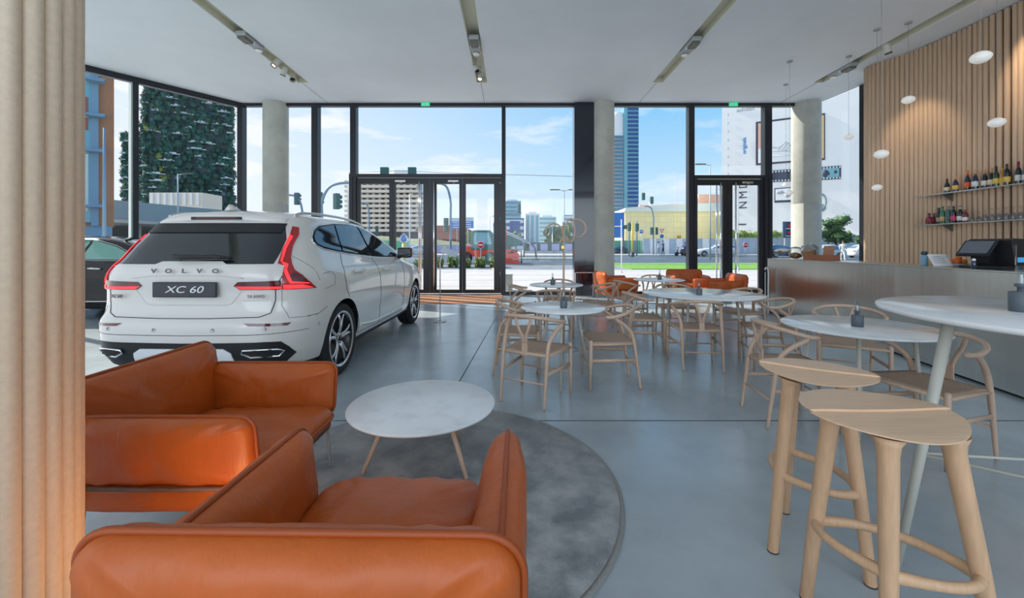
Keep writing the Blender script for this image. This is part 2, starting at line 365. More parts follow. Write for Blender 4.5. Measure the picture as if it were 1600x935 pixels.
# ---- doors
def door(name, x0, x1, top, leaves, handles, closers):
    """a framed glazed door set; leaves = list of (glass px left, px right)"""
    m = MB(); y = W-.02; zt = PZ(top, W)
    X0, X1 = PX(x0, W), PX(x1, W); fw = .09
    m.box((X0+fw/2, y, zt/2), (fw, .20, zt)); m.box((X1-fw/2, y, zt/2), (fw, .20, zt)); m.box(((X0+X1)/2, y, zt-fw/2), (X1-X0-2*fw, .20, fw)); m.box(((X0+X1)/2, y, .012), (X1-X0-2*fw, .20, .024))
    fr = S(name, m, 'black_frame')
    e = [X0+fw]
    for a, b in zip(leaves[:-1], leaves[1:]): e.append((PX(a[1], W)+PX(b[0], W))/2)
    e.append(X1-fw)
    for k, (a, b) in enumerate(leaves):
        gl, gr = PX(a, W), PX(b, W); z0, z1 = .15, zt-.27
        m = MB(); l, r = e[k]+.004, e[k+1]-.004
        m.box(((l+gl)/2, y, zt/2-.03), (gl-l, .07, zt-.12-.04)); m.box(((r+gr)/2, y, zt/2-.03), (r-gr, .07, zt-.16)); m.box(((gl+gr)/2, y, (.05+z0)/2), (gr-gl, .07, z0-.05)); m.box(((gl+gr)/2, y, (z1+zt-.11)/2), (gr-gl, .07, zt-.11-z1))
        lf = m.build('door_leaf', 'black_frame', fr)
        m = MB(); m.box(((gl+gr)/2, y, (z0+z1)/2), (gr-gl, .02, z1-z0)); m.build('glass_pane', 'clear_glass', lf)
    for hx in handles:
        m = MB(); X = PX(hx, W-.12); m.cyl((X, y-.11, .12), (X, y-.11, zt-.22), .022, n=14)
        for z in (.3, 1.2, 2.2, zt-.4): m.cyl((X, y-.11, z), (X, y-.03, z), .009)
        m.build('pull_handle', 'chrome', fr)
        m = MB(); m.cyl((X, y+.11, .12), (X, y+.11, zt-.22), .022, n=14); m.build('pull_handle', 'chrome', fr)
    for cx in closers:
        m = MB(); X = PX(cx, W); m.box((X, y-.07, zt-.20), (.30, .06, .055), bv=.01); m.tube([(X-.05, y-.09, zt-.22), (X+.02, y-.13, zt-.26), (X+.12, y-.06, zt-.19)], .007, 6); m.build('door_closer', 'steel', fr)
    for z in (.55, 2.1, 3.1):
        m = MB(); m.cyl((X1-.11, y-.05, z), (X1-.11, y-.05, z+.11), .012); m.build('hinge', 'steel', fr)
    return fr
door('door_1', 548, 788, 273, [(564, 609), (619, 662), (682.5, 718), (728, 772)], [655, 678], [627, 709])
door('door_2', 1082, 1203, 275, [(1087.6, 1128), (1143, 1184)], [1125.5, 1149.5], [1165])
# emergency exit lamps
for px, lab in ((666, 'green emergency exit light on the frame above the double entrance door'), (1143, 'green emergency exit light on the frame above the right glass door')):
    t = thing('exit_light', lab, 'exit sign', (PX(px, W), W-.10, CEIL-.05), 0, 'green exit lights')
    m = MB(); m.box((0, 0, 0), (.24, .05, .09), bv=.01); m.build('housing', 'exit_green', t)
    m = MB(); m.box((-.05, -.028, 0), (.05, .006, .02)); m.prism([(-.075, -.02), (-.075, .02), (-.10, 0)], .025, .031, M=Matrix.Rotation(PI/2, 4, 'X')); m.box((.05, -.028, 0), (.03, .006, .06)); m.build('pictogram', 'white', t)
# ---- ribbed pillar at the left edge of the room
def ribs(m, path, r, z0, z1, n=10):
    for p in path: m.cyl((p[0], p[1], z0), (p[0], p[1], z1), r, n=n)
cx, cy, R = -1.60, 1.14, .258
m = MB(); N = 32; m.lathe([(R-.004, 0), (R-.004, CEIL)], (cx, cy, 0), n=42)
for k in range(N):
    a = 2*PI*k/N; m.cyl((cx+R*math.cos(a), cy+R*math.sin(a), .0), (cx+R*math.cos(a), cy+R*math.sin(a), CEIL), .0275, n=14)
m.build('pillar', 'pale_tube', kind='structure')
# ---- ribbed wood wall behind the bar
path = catmull([(7.98+.22, 9.42), (8.02, 9.28), (7.98, 9.12), (8.04, 8.92), (8.16, 8.72), (8.26, 8.52), (8.32, 8.28), (8.36, 8.0), (8.38, 7.4), (8.38, 5.0), (8.38, 2.5)] and [(x, y, 0) for x, y in [(8.20, 9.42), (8.02, 9.28), (7.98, 9.12), (8.04, 8.92), (8.16, 8.72), (8.26, 8.52), (8.32, 8.28), (8.36, 8.0), (8.38, 7.4), (8.38, 5.0), (8.38, 2.5)]], 60)
pts = [path[0]]; acc = 0
for a, b in zip(path[:-1], path[1:]):
    acc += (b-a).length
    if acc >= .078: pts.append(b); acc = 0
m = MB(); ribs(m, pts, .041, 0, CEIL-.02, 10)
for a, b in zip(pts[:-1], pts[1:]):
    pass
m.build('wall_bar', 'tube_wood', kind='structure')
bk = MB(); bk.box((8.46, 5.3, CEIL/2-.02), (.04, 6.4, CEIL-.04)); S('wall_bar_backing', bk, 'dark_wood')
# =================================================================== CARS
# a car body is lofted through horizontal slices: (z, y_rear, y_front, half width, corner radii)
SUV = [(.19, -.66, 3.40, .78, .40, .6), (.24, -.74, 3.56, .86, .42, .6), (.30, -.81, 3.64, .895, .43, .6), (.40, -.865, 3.70, .925, .44, .6), (.52, -.885, 3.73, .94, .44, .6), (.62, -.89, 3.735, .944, .44, .6), (.675, -.885, 3.735, .945, .44, .6), (.70, -.865, 3.73, .945, .43, .6), (.725, -.832, 3.725, .945, .42, .6), (.82, -.812, 3.71, .948, .42, .6),
       (.92, -.812, 3.66, .948, .42, .62), (.99, -.822, 3.50, .945, .43, .65), (1.04, -.829, 3.22, .938, .44, .7), (1.08, -.826, 2.95, .925, .45, .7), (1.115, -.815, 2.72, .905, .45, .5), (1.15, -.79, 2.56, .885, .44, .3), (1.20, -.745, 2.46, .858, .42, .22), (1.28, -.685, 2.30, .815, .36, .20),
       (1.38, -.605, 2.05, .755, .32, .20), (1.47, -.53, 1.80, .705, .28, .20), (1.54, -.475, 1.60, .665, .26, .20), (1.585, -.44, 1.42, .625, .24, .2), (1.607, -.41, 1.28, .58, .22, .2), (1.627, -.34, 1.08, .50, .20, .2), (1.642, -.22, .85, .40, .18, .2), (1.655, -.05, .5, .22, .12, .15)]
SEDAN = [(.17, -.80, 3.50, .76, .3, .6), (.24, -.95, 3.66, .86, .34, .6), (.36, -1.02, 3.74, .90, .36, .6), (.55, -1.04, 3.77, .92, .36, .6), (.68, -1.02, 3.74, .925, .36, .6), (.78, -1.01, 3.62, .92, .36, .6), (.85, -1.0, 3.3, .905, .36, .6), (.90, -.97, 2.9, .885, .36, .6), (.95, -.92, 2.45, .86, .34, .5), (1.02, -.80, 2.18, .81, .30, .45),
         (1.12, -.62, 1.90, .75, .28, .4), (1.24, -.40, 1.58, .68, .26, .36), (1.34, -.18, 1.25, .61, .24, .3), (1.40, .05, .98, .54, .22, .3), (1.44, .20, .75, .40, .2, .2), (1.455, .35, .6, .2, .1, .1)]
WAGON = [(z*.94+.01, a, b, c_, d, e_) for z, a, b, c_, d, e_ in SUV]
def haunch(y, z):
    h = .018*math.exp(-((y-0)/.55)**2)*math.exp(-((z-.80)/.22)**2)+.014*math.exp(-((y-2.86)/.5)**2)*math.exp(-((z-.78)/.2)**2)
    h -= .022*math.exp(-((y-1.43)/.75)**2)*math.exp(-((z-.52)/.12)**2)      # scooped door bottoms
    return h
def hull(tab, nr=7, nc=9, ns_=34, nf=5, dz=.028, hf=haunch, bow=.05):
    T = np.array(tab); z0, z1 = T[0, 0], T[-1, 0]; zs = []; z = z0
    while z < z1-.001: zs.append(z); z += dz if z < z1-.12 else dz*.45
    zs.append(z1)
    ring = []
    def sm(col, z):     # smoothed interpolation of the table
        return sum(np.interp(z+d, T[:, 0], T[:, col])*w_ for d, w_ in ((-.014, .25), (0, .5), (.014, .25)))
    for z in zs:
        yr, yf, wd, rc, rf = (sm(k, z) for k in (1, 2, 3, 4, 5))
        P = []
        for i in range(nr): x = (wd-rc)*i/nr; P.append((x, yr+bow*(x/wd)**2))
        yb = yr+bow*((wd-rc)/wd)**2
        for i in range(nc):
            a = PI/2*i/nc; P.append((wd-rc+rc*math.sin(a)**.9, yb+rc*1.05*(1-math.cos(a))))
        y0 = yb+rc*1.05; y1 = yf-rf-.08
        for i in range(ns_):
            t = i/ns_; y = y0+(y1-y0)*t; tp = wd*(1-.035*max(0, (y-2.2)/1.5)**2-.03*max(0, (.3-y)/1.2)**2*0)
            P.append((tp+hf(y, z)*min(1, t*8)*min(1, (1-t)*8), y))
        for i in range(nc):
            a = PI/2*i/nc; wd2 = wd*.985; P.append((wd2-rf*.75+rf*.75*math.cos(a), y1+rf*math.sin(a)))
        for i in range(nf+1):
            x = (wd*.985-rf*.75)*(1-i/nf); P.append((x, y1+rf+.08*(1-(x/wd)**2)*i/nf))
        ring.append((z, P))
    vs = []; fs = []; n = len(ring[0][1]); full = 2*n-2
    for z, P in ring:
        for x, y in P: vs.append((x, y, z))
        for x, y in reversed(P[1:-1]): vs.append((-x, y, z))
    for k in range(len(ring)-1):
        for i in range(full): fs.append((k*full+i, k*full+(i+1) % full, (k+1)*full+(i+1) % full, (k+1)*full+i))
    for k in (0, len(ring)-1):
        o = k*full
        for i in range(n-1):
            a, b = i, i+1; c_, d = (full-b) % full, (full-a) % full
            q = [o+a, o+b, o+c_, o+d]; q2 = []
            for v in q:
                if v not in q2: q2.append(v)
            if k == 0: q2.reverse()
            if len(q2) > 2: fs.append(tuple(q2))
    return vs, fs
def mesh_from(vs, fs, mats):
    me = bpy.data.meshes.new('m'); me.from_pydata(vs, [], fs)
    for m in mats: me.materials.append(MATS[m])
    bm = bmesh.new(); bm.from_mesh(me); bmesh.ops.remove_doubles(bm, verts=bm.verts, dist=1e-5); bmesh.ops.recalc_face_normals(bm, faces=bm.faces); bm.to_mesh(me); bm.free(); return me
def car_body(name, tab, paint, parent, wheels=(0, 2.865), wr=.40, wz=.37, sub=1, black_below=.0, width=.95, **kw):
    vs, fs = hull(tab, **kw); me = mesh_from(vs, fs, [paint, 'black_plastic']); o = bpy.data.objects.new(name, me); COL.objects.link(o)
    for p in me.polygons: p.use_smooth = True
    if sub: sb = o.modifiers.new('s', 'SUBSURF'); sb.levels = sub; sb.render_levels = sub
    cut = MB()
    for y in wheels:
        for s in (-1, 1): cut.cyl((s*(width-.36), y, wz), (s*(width+.25), y, wz), wr, n=48)
    cme = mesh_from(cut.v, cut.f, [paint, 'black_plastic'])
    for p in cme.polygons: p.material_index = 1
    co = bpy.data.objects.new('cut', cme); COL.objects.link(co)
    bo = o.modifiers.new('b', 'BOOLEAN'); bo.object = co; bo.operation = 'DIFFERENCE'; bo.solver = 'EXACT'
    dg = bpy.context.evaluated_depsgraph_get(); nm = bpy.data.meshes.new_from_object(o.evaluated_get(dg)); bpy.data.objects.remove(o); bpy.data.objects.remove(co)
    if len(nm.materials) < 2: nm.materials.clear(); nm.materials.append(MATS[paint]); nm.materials.append(MATS['black_plastic'])
    for p in nm.polygons:
        p.use_smooth = True
        if p.center.z < black_below: p.material_index = 1
    nm.set_sharp_from_angle(angle=math.radians(40))
    r = bpy.data.objects.new(name, nm); COL.objects.link(r); r.parent = parent
    bm = bmesh.new(); bm.from_mesh(nm); bvh = BVHTree.FromBMesh(bm); bm.free()
    return r, bvh
def shot(bvh, p, d):
    """p: point on the outside, d: direction inward -> hit point and outward normal"""
    h = bvh.ray_cast(Vector(p)-Vector(d)*3, Vector(d))
    return h
def patch(bvh, poly, axis, th=.004, cell=.05, mirror=False, off=.0, both=False):
    """skin a polygon onto the body. axis 'rear': poly in (x,z); 'side': poly in (y,z), right side"""
    d = {'rear': Vector((0, 1, 0)), 'side': Vector((-1, 0, 0)), 'diag': Vector((-.7071, .7071, 0)), 'front': Vector((0, -1, 0))}[axis]
    if axis == 'rear': to3 = lambda a, b: Vector((a, -3, b))
    elif axis == 'side': to3 = lambda a, b: Vector((3, a, b))
    elif axis == 'front': to3 = lambda a, b: Vector((a, 6, b))
    else: to3 = lambda a, b: Vector((2.1213+a*.7071, -2.1213+a*.7071, b))
    bm = bmesh.new(); vv = [bm.verts.new((a, b, 0)) for a, b in poly]; f = bm.faces.new(vv)
    xs = [p[0] for p in poly]; ys = [p[1] for p in poly]
    for k in range(1, int((max(xs)-min(xs))/cell)+1):
        bmesh.ops.bisect_plane(bm, geom=bm.verts[:]+bm.edges[:]+bm.faces[:], plane_co=(min(xs)+k*cell, 0, 0), plane_no=(1, 0, 0))
    for k in range(1, int((max(ys)-min(ys))/cell)+1):
        bmesh.ops.bisect_plane(bm, geom=bm.verts[:]+bm.edges[:]+bm.faces[:], plane_co=(0, min(ys)+k*cell, 0), plane_no=(0, 1, 0))
    bm.verts.index_update(); T = []; Bt = []
    for v in bm.verts:
        p = to3(v.co.x, v.co.y); h = bvh.ray_cast(p, d)
        if h[0] is None: q = bvh.find_nearest(p+d*2.2); h = (q[0], q[1])
        nrm = h[1].copy()
        if nrm.dot(d) > 0: nrm.negate()
        T.append(h[0]+nrm*(th+off)); Bt.append(h[0]+nrm*(off-.004))
    n = len(T); fs = [tuple(v.index for v in f.verts) for f in bm.faces]; vs = T+Bt
    be = [e for e in bm.edges if len(e.link_faces) == 1]; side = [(e.verts[0].index, e.verts[1].index, e.verts[1].index+n, e.verts[0].index+n) for e in be]; bm.free()
    m = MB(); m.sharp = 40; m.add(vs, fs, True); m.add(vs, side, False)
    if mirror or both:
        vm = [(-v.x, v.y, v.z) for v in vs]
        if mirror: m = MB(); m.sharp = 40
        m.add(vm, fs, True); m.add(vm, side, False)
    return m
def seam(bvh, pts, axis, r=.004, mb=None, sides=(1,), closed=False, n=6):
    d = {'rear': Vector((0, 1, 0)), 'side': Vector((-1, 0, 0))}[axis]; m = mb or MB(); P = []
    pts2 = []
    for a, b in zip(pts[:-1], pts[1:]):
        L = math.hypot(b[0]-a[0], b[1]-a[1]); k = max(1, int(L/.03))
        pts2 += [(a[0]+(b[0]-a[0])*i/k, a[1]+(b[1]-a[1])*i/k) for i in range(k)]
    pts2.append(pts[-1])
    for a, b in pts2:
        p = Vector((a, -3, b)) if axis == 'rear' else Vector((3, a, b)); h = bvh.ray_cast(p, d)
        if h[0] is not None: P.append(h[0])
    for s in sides: m.tube([(p.x*s, p.y, p.z) for p in P], r, n)
    return m
def wheel(parent, x, y, z, s, R=.37, rim=.275, wd=.235, detailed=True, dark='alloy_dark', light='alloy'):
    """s=+1 right-hand side; outer face towards s"""
    t = MB(); o = wd/2
    t.lathe([(rim-.02, -o+.02), (rim+.005, -o+.004), (R-.03, -o), (R-.008, -o+.02), (R, -o+.05), (R, o-.05), (R-.008, o-.02), (R-.03, o), (rim+.005, o-.004), (rim-.02, o-.02)], (0, 0, 0), n=48, axis='X')
    for q in (-.055, 0, .055): t.lathe([(R+.0012, q-.026), (R+.003, q-.022), (R+.003, q+.022), (R+.0012, q+.026)], n=48, axis='X')
    tw = t.build('wheel', 'tyre', parent); tw.location = (x, y, z)
    b = MB(); b.lathe([(0, s*(o-.12)), (rim-.015, s*(o-.12)), (rim-.01, s*(o-.02)), (rim-.02, s*(o-.04)), (rim-.03, s*(o-.10)), (0, s*(o-.10))], n=48, axis='X'); bb = b.build('rim_barrel', dark, tw)
    b = MB(); b.lathe([(rim-.016, s*(o-.03)), (rim+.006, s*(o-.008)), (rim+.010, s*(o-.004)), (rim-.004, s*(o+.001)), (rim-.018, s*(o-.012))], n=48, axis='X')
    face = s*(o-.022); K = 5
    for k in range(K):
        a = 2*PI*k/K+.25
        def pt(r, an, dx=0): return (face+dx, r*math.cos(an), r*math.sin(an))
        for sg in (-1, 1):
            b.tube([pt(.045, a+sg*.25, -s*.02), pt(.12, a+sg*.13, -s*.004), pt(.19, a+sg*.135, 0), pt(rim-.006, a+sg*.24, -s*.004)], [.019, .018, .017, .019], 6, flat=.6, up=(1, 0, 0))
    b.lathe([(.0, s*(o-.03)), (.055, s*(o-.03)), (.062, s*(o-.045)), (.062, s*(o-.09))], n=20, axis='X')
    b.build('rim_spokes', light, tw)
    if detailed:
        b = MB()
        for k in range(5):
            a = 2*PI*(k+.5)/5+.25; b.cyl((s*(o-.05), .045*math.cos(a), .045*math.sin(a)), (s*(o-.026), .045*math.cos(a), .045*math.sin(a)), .008, n=6)
        b.lathe([(0, s*(o-.024)), (.028, s*(o-.024)), (.03, s*(o-.032))], n=16, axis='X'); b.build('hub_cap', dark, tw)
    return tw
# ------------------------------------------------------------------- the white SUV
SUVT = thing('car', 'large white SUV parked on the showroom floor, seen from behind', 'car', (-2.73, 4.31, 0), math.radians(-1.2)); SUVT.scale = (1.03,)*3
body, bv = car_body('car_body', SUV, 'car_paint', SUVT, black_below=.285, sub=1)
mat('seam_dark', (.03, .03, .03), .6)
B = lambda m, n, mt_, p=None: m.build(n, mt_, p or SUVT)
B(patch(bv, [(-.66, 1.148), (-.30, 1.148), (-.255, 1.172), (.255, 1.172), (.30, 1.148), (.66, 1.148), (.665, 1.26), (.655, 1.36), (.60, 1.475), (-.60, 1.475), (-.655, 1.36), (-.665, 1.26)], 'rear', .003), 'rear_window', 'car_glass')
# interior seen dimly: head restraints silhouettes are left to the dark glass
lampR = [(.636, 1.478), (.66, 1.385), (.668, 1.259), (.684, 1.152), (.735, 1.132), (.742, 1.05), (.742, .937), (.80, .933), (.918, .930), (.893, .985), (.85, 1.05), (.80, 1.095), (.768, 1.145), (.738, 1.204), (.716, 1.30), (.702, 1.40), (.672, 1.47)]
strip = [(.385, .972), (.42, 1.004), (.736, 1.012), (.736, .937), (.43, .940)]
litA = [(.655, 1.40), (.674, 1.26), (.695, 1.165), (.75, 1.14), (.757, 1.10), (.79, 1.03), (.80, 1.00), (.88, .985), (.89, .975), (.79, .985), (.775, 1.02), (.745, 1.085), (.74, 1.125), (.715, 1.145), (.705, 1.16), (.69, 1.26), (.68, 1.38)]
for mir in (False, True):
    l = B(patch(bv, lampR, 'rear', .010, .035, mirror=mir), 'tail_lamp', 'lamp_red')
    B(patch(bv, litA, 'rear', .0135, .03, mirror=mir), 'light_bar', 'lamp_lit', l)
    B(patch(bv, [(.75, .975), (.86, .968), (.905, .937), (.75, .942)], 'rear', .0135, .03, mirror=mir), 'reflector', 'lamp_lit', l)
    B(patch(bv, [(.80, 1.075), (.845, 1.045), (.888, .985), (.80, 1.005), (.785, 1.04)], 'rear', .013, .03, mirror=mir), 'smoked_lens', 'lamp_dark_red', l)
    l = B(patch(bv, strip, 'rear', .009, .035, mirror=mir), 'tail_lamp', 'lamp_dark_red')
    B(patch(bv, [(.40, .968), (.735, .962), (.735, .944), (.435, .946)], 'rear', .012, .035, mirror=mir), 'light_bar', 'lamp_lit', l)
    B(patch(bv, [(.50, .672), (.82, .662), (.80, .640), (.54, .650)], 'rear', .004, .05, mirror=mir), 'bumper_reflector', 'lamp_dark_red')
# tailgate seams
m = seam(bv, [(.742, 1.05), (.70, .94), (.70, .85), (.675, .745), (.60, .716), (.2, .708), (-.2, .708), (-.60, .716), (-.675, .745), (-.70, .85), (-.70, .94), (-.742, 1.05)], 'rear', .004)
m = seam(bv, [(.742, .93), (.742, .80), (.80, .70), (.93, .69)], 'rear', .002, m); m = seam(bv, [(-.93, .69), (-.80, .70), (-.742, .80)], 'rear', .002, m)
m = seam(bv, [(-.9, .585), (-.5, .578), (0, .575), (.5, .578), (.9, .585)], 'rear', .0025, m); B(m, 'tailgate_seam', 'seam_dark')
# plate recess ridges
m = seam(bv, [(-.46, 1.035), (-.30, 1.055), (0, 1.058), (.30, 1.055), (.46, 1.035)], 'rear', .006); B(m, 'tailgate_crease', 'car_paint')
m = seam(bv, [(-.44, .93), (-.36, .825), (-.30, .812), (.30, .812), (.36, .825), (.44, .93)], 'rear', .005); B(m, 'tailgate_crease', 'car_paint')
yb_ = -.845
m = MB(); m.box((0, yb_, .942), (.53, .014, .125), bv=.006); pl = B(m, 'number_plate', 'black_plastic')
m = MB(); m.box((0, yb_-.0075, .942), (.515, .003, .11)); m.build('plate_field', 'plate_grey' if 'plate_grey' in MATS else mat('plate_grey', (.045, .045, .055), .35), pl)
text('XC 60', .078, 'white', (0, yb_-.010, .942), (PI/2, 0, 0), pl, .0015, xs=1.5, shear=.25, name='plate_lettering', spacing=1.0)
for i, ch in enumerate('VOLVO'): text(ch, .047, 'badge_grey', ((i-2)*.128, interp([(0, -.851), (.13, -.850), (.26, -.843)], abs((i-2)*.128))-.004, 1.094), (PI/2-.14, 0, 0), SUVT, .002, xs=1.5, name='badge_letter', bold=.002)
text('XC60', .038, 'badge_grey', (-.585, -.826, .885), (PI/2, 0, math.radians(-9)), SUVT, .002, xs=1.2, name='model_badge', bold=.001)
text('T8 AWD', .032, 'badge_grey', (.575, -.827, .885), (PI/2, 0, math.radians(9)), SUVT, .002, xs=1.1, name='engine_badge', bold=.001)
# spoiler with high brake lamp
sp = MB(); NP = 21; vs = []; 
for i in range(NP):
    u = -1+2*i/(NP-1); x = u*.585; yr_ = -.50+.08*abs(u)**2.6; zt = -.045*abs(u)**2.2
    prof = [(yr_+.36, zt+1.648), (yr_+.18, zt+1.633), (yr_+.04, zt+1.598), (yr_, zt+1.570), (yr_+.004, zt+1.53), (yr_+.06, zt+1.508), (yr_+.25, zt+1.50)]
    vs += [(x, a, b) for a, b in prof]
k = 7; fs = [(i*k+j_, i*k+(j_+1) % k, (i+1)*k+(j_+1) % k, (i+1)*k+j_) for i in range(NP-1) for j_ in range(k)]
sp.add(vs, fs); sp.f += [tuple(range(k)), tuple(range((NP-1)*k, NP*k))]; sp.m += [0, 0]; sp.s += [False, False]; spo = B(sp, 'spoiler', 'car_paint')
patch(bv, [(-.60, 1.415), (.60, 1.415), (.60, 1.50), (-.60, 1.50)], 'rear', .012, .05).build('spoiler_underside', 'black_plastic', spo)
m = MB(); m.box((0, -.492, 1.552), (.36, .03, .014), bv=.004); m.build('brake_lamp', 'lamp_dark_red', spo)
m = MB(); m.box((0, -.488, 1.551), (.46, .03, .026), bv=.004); m.build('brake_lamp_surround', 'black_plastic', spo)
# wiper
m = MB(); m.tube([(-.13, -.775, 1.205), (-.12, -.80, 1.215), (-.05, -.80, 1.205), (.20, -.785, 1.21), (.33, -.775, 1.20)], [.012, .018, .022, .018, .008], 8); B(m, 'rear_wiper', 'black_plastic')
# roof fin, rails
m = MB(); m.add([(-.03, -.20, 1.642), (.03, -.20, 1.642), (.03, -.36, 1.632), (-.03, -.36, 1.632), (0, -.34, 1.695), (0, -.29, 1.695)], [(0, 1, 5), (1, 2, 4, 5), (2, 3, 4), (3, 0, 5, 4), (0, 3, 2, 1)], True); B(m, 'roof_antenna', 'car_paint')
for s in (-1, 1):
    m = MB(); m.tube(catmull([(s*.60, -.30, 1.585), (s*.60, -.15, 1.622), (s*.605, .3, 1.640), (s*.60, .9, 1.635), (s*.585, 1.3, 1.60), (s*.57, 1.42, 1.570)], 5), .014, 8); B(m, 'roof_rail', 'steel')
m = MB(); m.box((0, .62, 1.646), (.62, .9, .014), bv=.005); B(m, 'sunroof', 'car_glass')
# side windows: chrome surround, three panes a side
dlo = [(-.300, 1.345), (-.27, 1.39), (-.174, 1.456), (-.02, 1.510), (.4, 1.556), (.75, 1.570), (1.1, 1.553), (1.5, 1.445), (1.8, 1.31), (2.03, 1.18), (1.96, 1.150), (1.27, 1.156), (.34, 1.215), (-.17, 1.270), (-.27, 1.305)]
panes = [[(-.27, 1.345), (-.24, 1.39), (-.16, 1.436), (-.01, 1.488), (.34, 1.530), (.17, 1.247), (-.17, 1.290), (-.25, 1.315)],
         [(.375, 1.532), (.75, 1.548), (.96, 1.545), (.985, 1.50), (.93, 1.185), (.34, 1.237), (.205, 1.247)],
         [(1.02, 1.540), (1.1, 1.533), (1.5, 1.423), (1.8, 1.29), (2.00, 1.180), (1.94, 1.168), (1.27, 1.174), (.99, 1.182), (1.04, 1.50)]]
for mir in (False, True):
    B(patch(bv, dlo, 'side', .0015, .03, mirror=mir), 'window_surround', 'black_plastic')
    for p in panes: B(patch(bv, p, 'side', .013, .03, mirror=mir), 'side_window', 'car_glass')
    sd_ = (-1,) if mir else (1,)
    m = seam(bv, dlo+[dlo[0]], 'side', .009, sides=sd_); B(m, 'window_trim', 'alloy')
    m = seam(bv, [(.13, 1.225), (.04, 1.12), (.0, 1.0), (.03, .85), (.16, .70), (.33, .60), (.42, .45), (.43, .33)], 'side', .0035, sides=sd_)
    m = seam(bv, [(.93, 1.16), (1.06, .95), (1.11, .70), (1.13, .45), (1.12, .33)], 'side', .0035, m, sd_)
    m = seam(bv, [(1.98, 1.14), (2.10, 1.0), (2.16, .8), (2.15, .5), (2.12, .33)], 'side', .0035, m, sd_)
    m = seam(bv, [(.43, .335), (1.2, .325), (2.12, .335)], 'side', .003, m, sd_)
    m = seam(bv, [(-.60, 1.22), (-.5, 1.10), (-.47, .99)], 'side', .002, m, sd_); m = seam(bv, [(-.36, .74), (-.5, .70), (-.62, .695)], 'side', .0025, m, sd_)
    m = seam(bv, [(-.42, 1.05), (-.25, 1.06), (-.20, 1.02), (-.22, .93), (-.40, .91)], 'side', .002, m, sd_); B(m, 'door_seam', 'seam_dark')
    s = sd_[0]
    m = seam(bv, [(.10, .997), (.2, 1.005), (.6, .995), (1.3, .965), (2.0, .93), (2.5, .92)], 'side', .0025, sides=sd_); B(m, 'shoulder_crease', 'car_paint')
    for hy, hz in ((.36, 1.035), (1.32, 1.005)):
        m = MB(); m.tube([(s*.945, hy-.12, hz), (s*.975, hy-.09, hz), (s*.978, hy+.09, hz-.004), (s*.945, hy+.12, hz-.006)], [.012, .017, .017, .012], 8, flat=1.2); B(m, 'door_handle', 'car_paint')
    m = MB(); m.box((s*1.0, 1.985, 1.215), (.215, .07, .150), bv=.03); mi = B(m, 'wing_mirror', 'black_plastic'); m = MB(); m.tube([(s*.86, 2.03, 1.14), (s*.93, 2.02, 1.16)], [.03, .028], 8); m.build('mirror_arm', 'black_plastic', mi)
    m = MB(); m.ell((s*1.004, 2.035, 1.218), (.122, .085, .088), 20, 12); m.build('mirror_cap', 'car_paint', mi); m = MB(); m.box((s*1.0, 1.947, 1.215), (.175, .006, .112), bv=.003); m.build('mirror_glass', 'car_glass', mi)
    # sill flare
    m = seam(bv, [(.47, .42), (.9, .375), (1.5, .37), (2.3, .40)], 'side', .018, sides=sd_); B(m, 'sill_trim', 'car_paint')
    for wy in (0, 2.865): wheel(SUVT, s*.812, wy, .365, s, .365)
    m = MB(); m.cyl((s*.80, .0, .37), (s*.45, 0, .37), .05); B(m, 'axle', 'black_plastic')
# windscreen, lower rear bumper, exhausts, parking sensors
B(patch(bv, [(-.58, 1.2), (.58, 1.2), (.52, 1.54), (-.52, 1.54)], 'front', .004), 'windscreen', 'car_glass')
df = [(-.80, .46), (-.76, .512), (-.66, .518), (0, .512), (.66, .518), (.76, .512), (.80, .46), (.83, .40), (.74, .31), (-.74, .31), (-.83, .40)]
d_ = B(patch(bv, df, 'rear', .006, .05), 'rear_diffuser', 'black_plastic')
B(patch(bv, [(-.42, .30), (-.40, .43), (-.34, .468), (.34, .468), (.40, .43), (.42, .30)], 'rear', .014, .05), 'skid_plate', 'white_paint')
for s in (-1, 1):
    q = [(s*.50, .455), (s*.745, .452), (s*.78, .435), (s*.745, .392), (s*.555, .395), (s*.49, .43)]
    P = []
    for a, b in q: h = bv.ray_cast(Vector((a, -3, b)), Vector((0, 1, 0))); P.append((h[0].x, h[0].y-.022, h[0].z))
    m = MB(); m.tube(P, .0085, 8, closed=True); e_ = B(m, 'exhaust_tip', 'chrome')
    B(patch(bv, q if s > 0 else q[::-1], 'rear', .016, .05), 'exhaust_opening', 'tyre')
for x, z in ((-.62, .625), (-.22, .62), (.26, .62), (.66, .625)):
    h = bv.ray_cast(Vector((x, -3, z)), Vector((0, 1, 0))); m = MB(); m.lathe([(0, .0), (.012, 0), (.012, .004), (.015, .004), (.015, -.004)], M=Matrix.Translation(h[0]) @ Matrix.Rotation(PI/2, 4, 'X'), n=12); B(m, 'parking_sensor', 'gear_grey')
h = bv.ray_cast(Vector((3, -.50, .61)), Vector((-1, 0, 0)))
m = MB(); m.lathe([(0, 0), (.012, 0), (.012, .004), (.015, .004), (.015, -.004)], M=Matrix.Translation(h[0]) @ Matrix.Rotation(PI/2, 4, 'Y'), n=12); B(m, 'parking_sensor', 'gear_grey')
m = MB(); m.box((0, 1.4, .24), (1.3, 3.6, .10)); B(m, 'underbody', 'black_plastic')
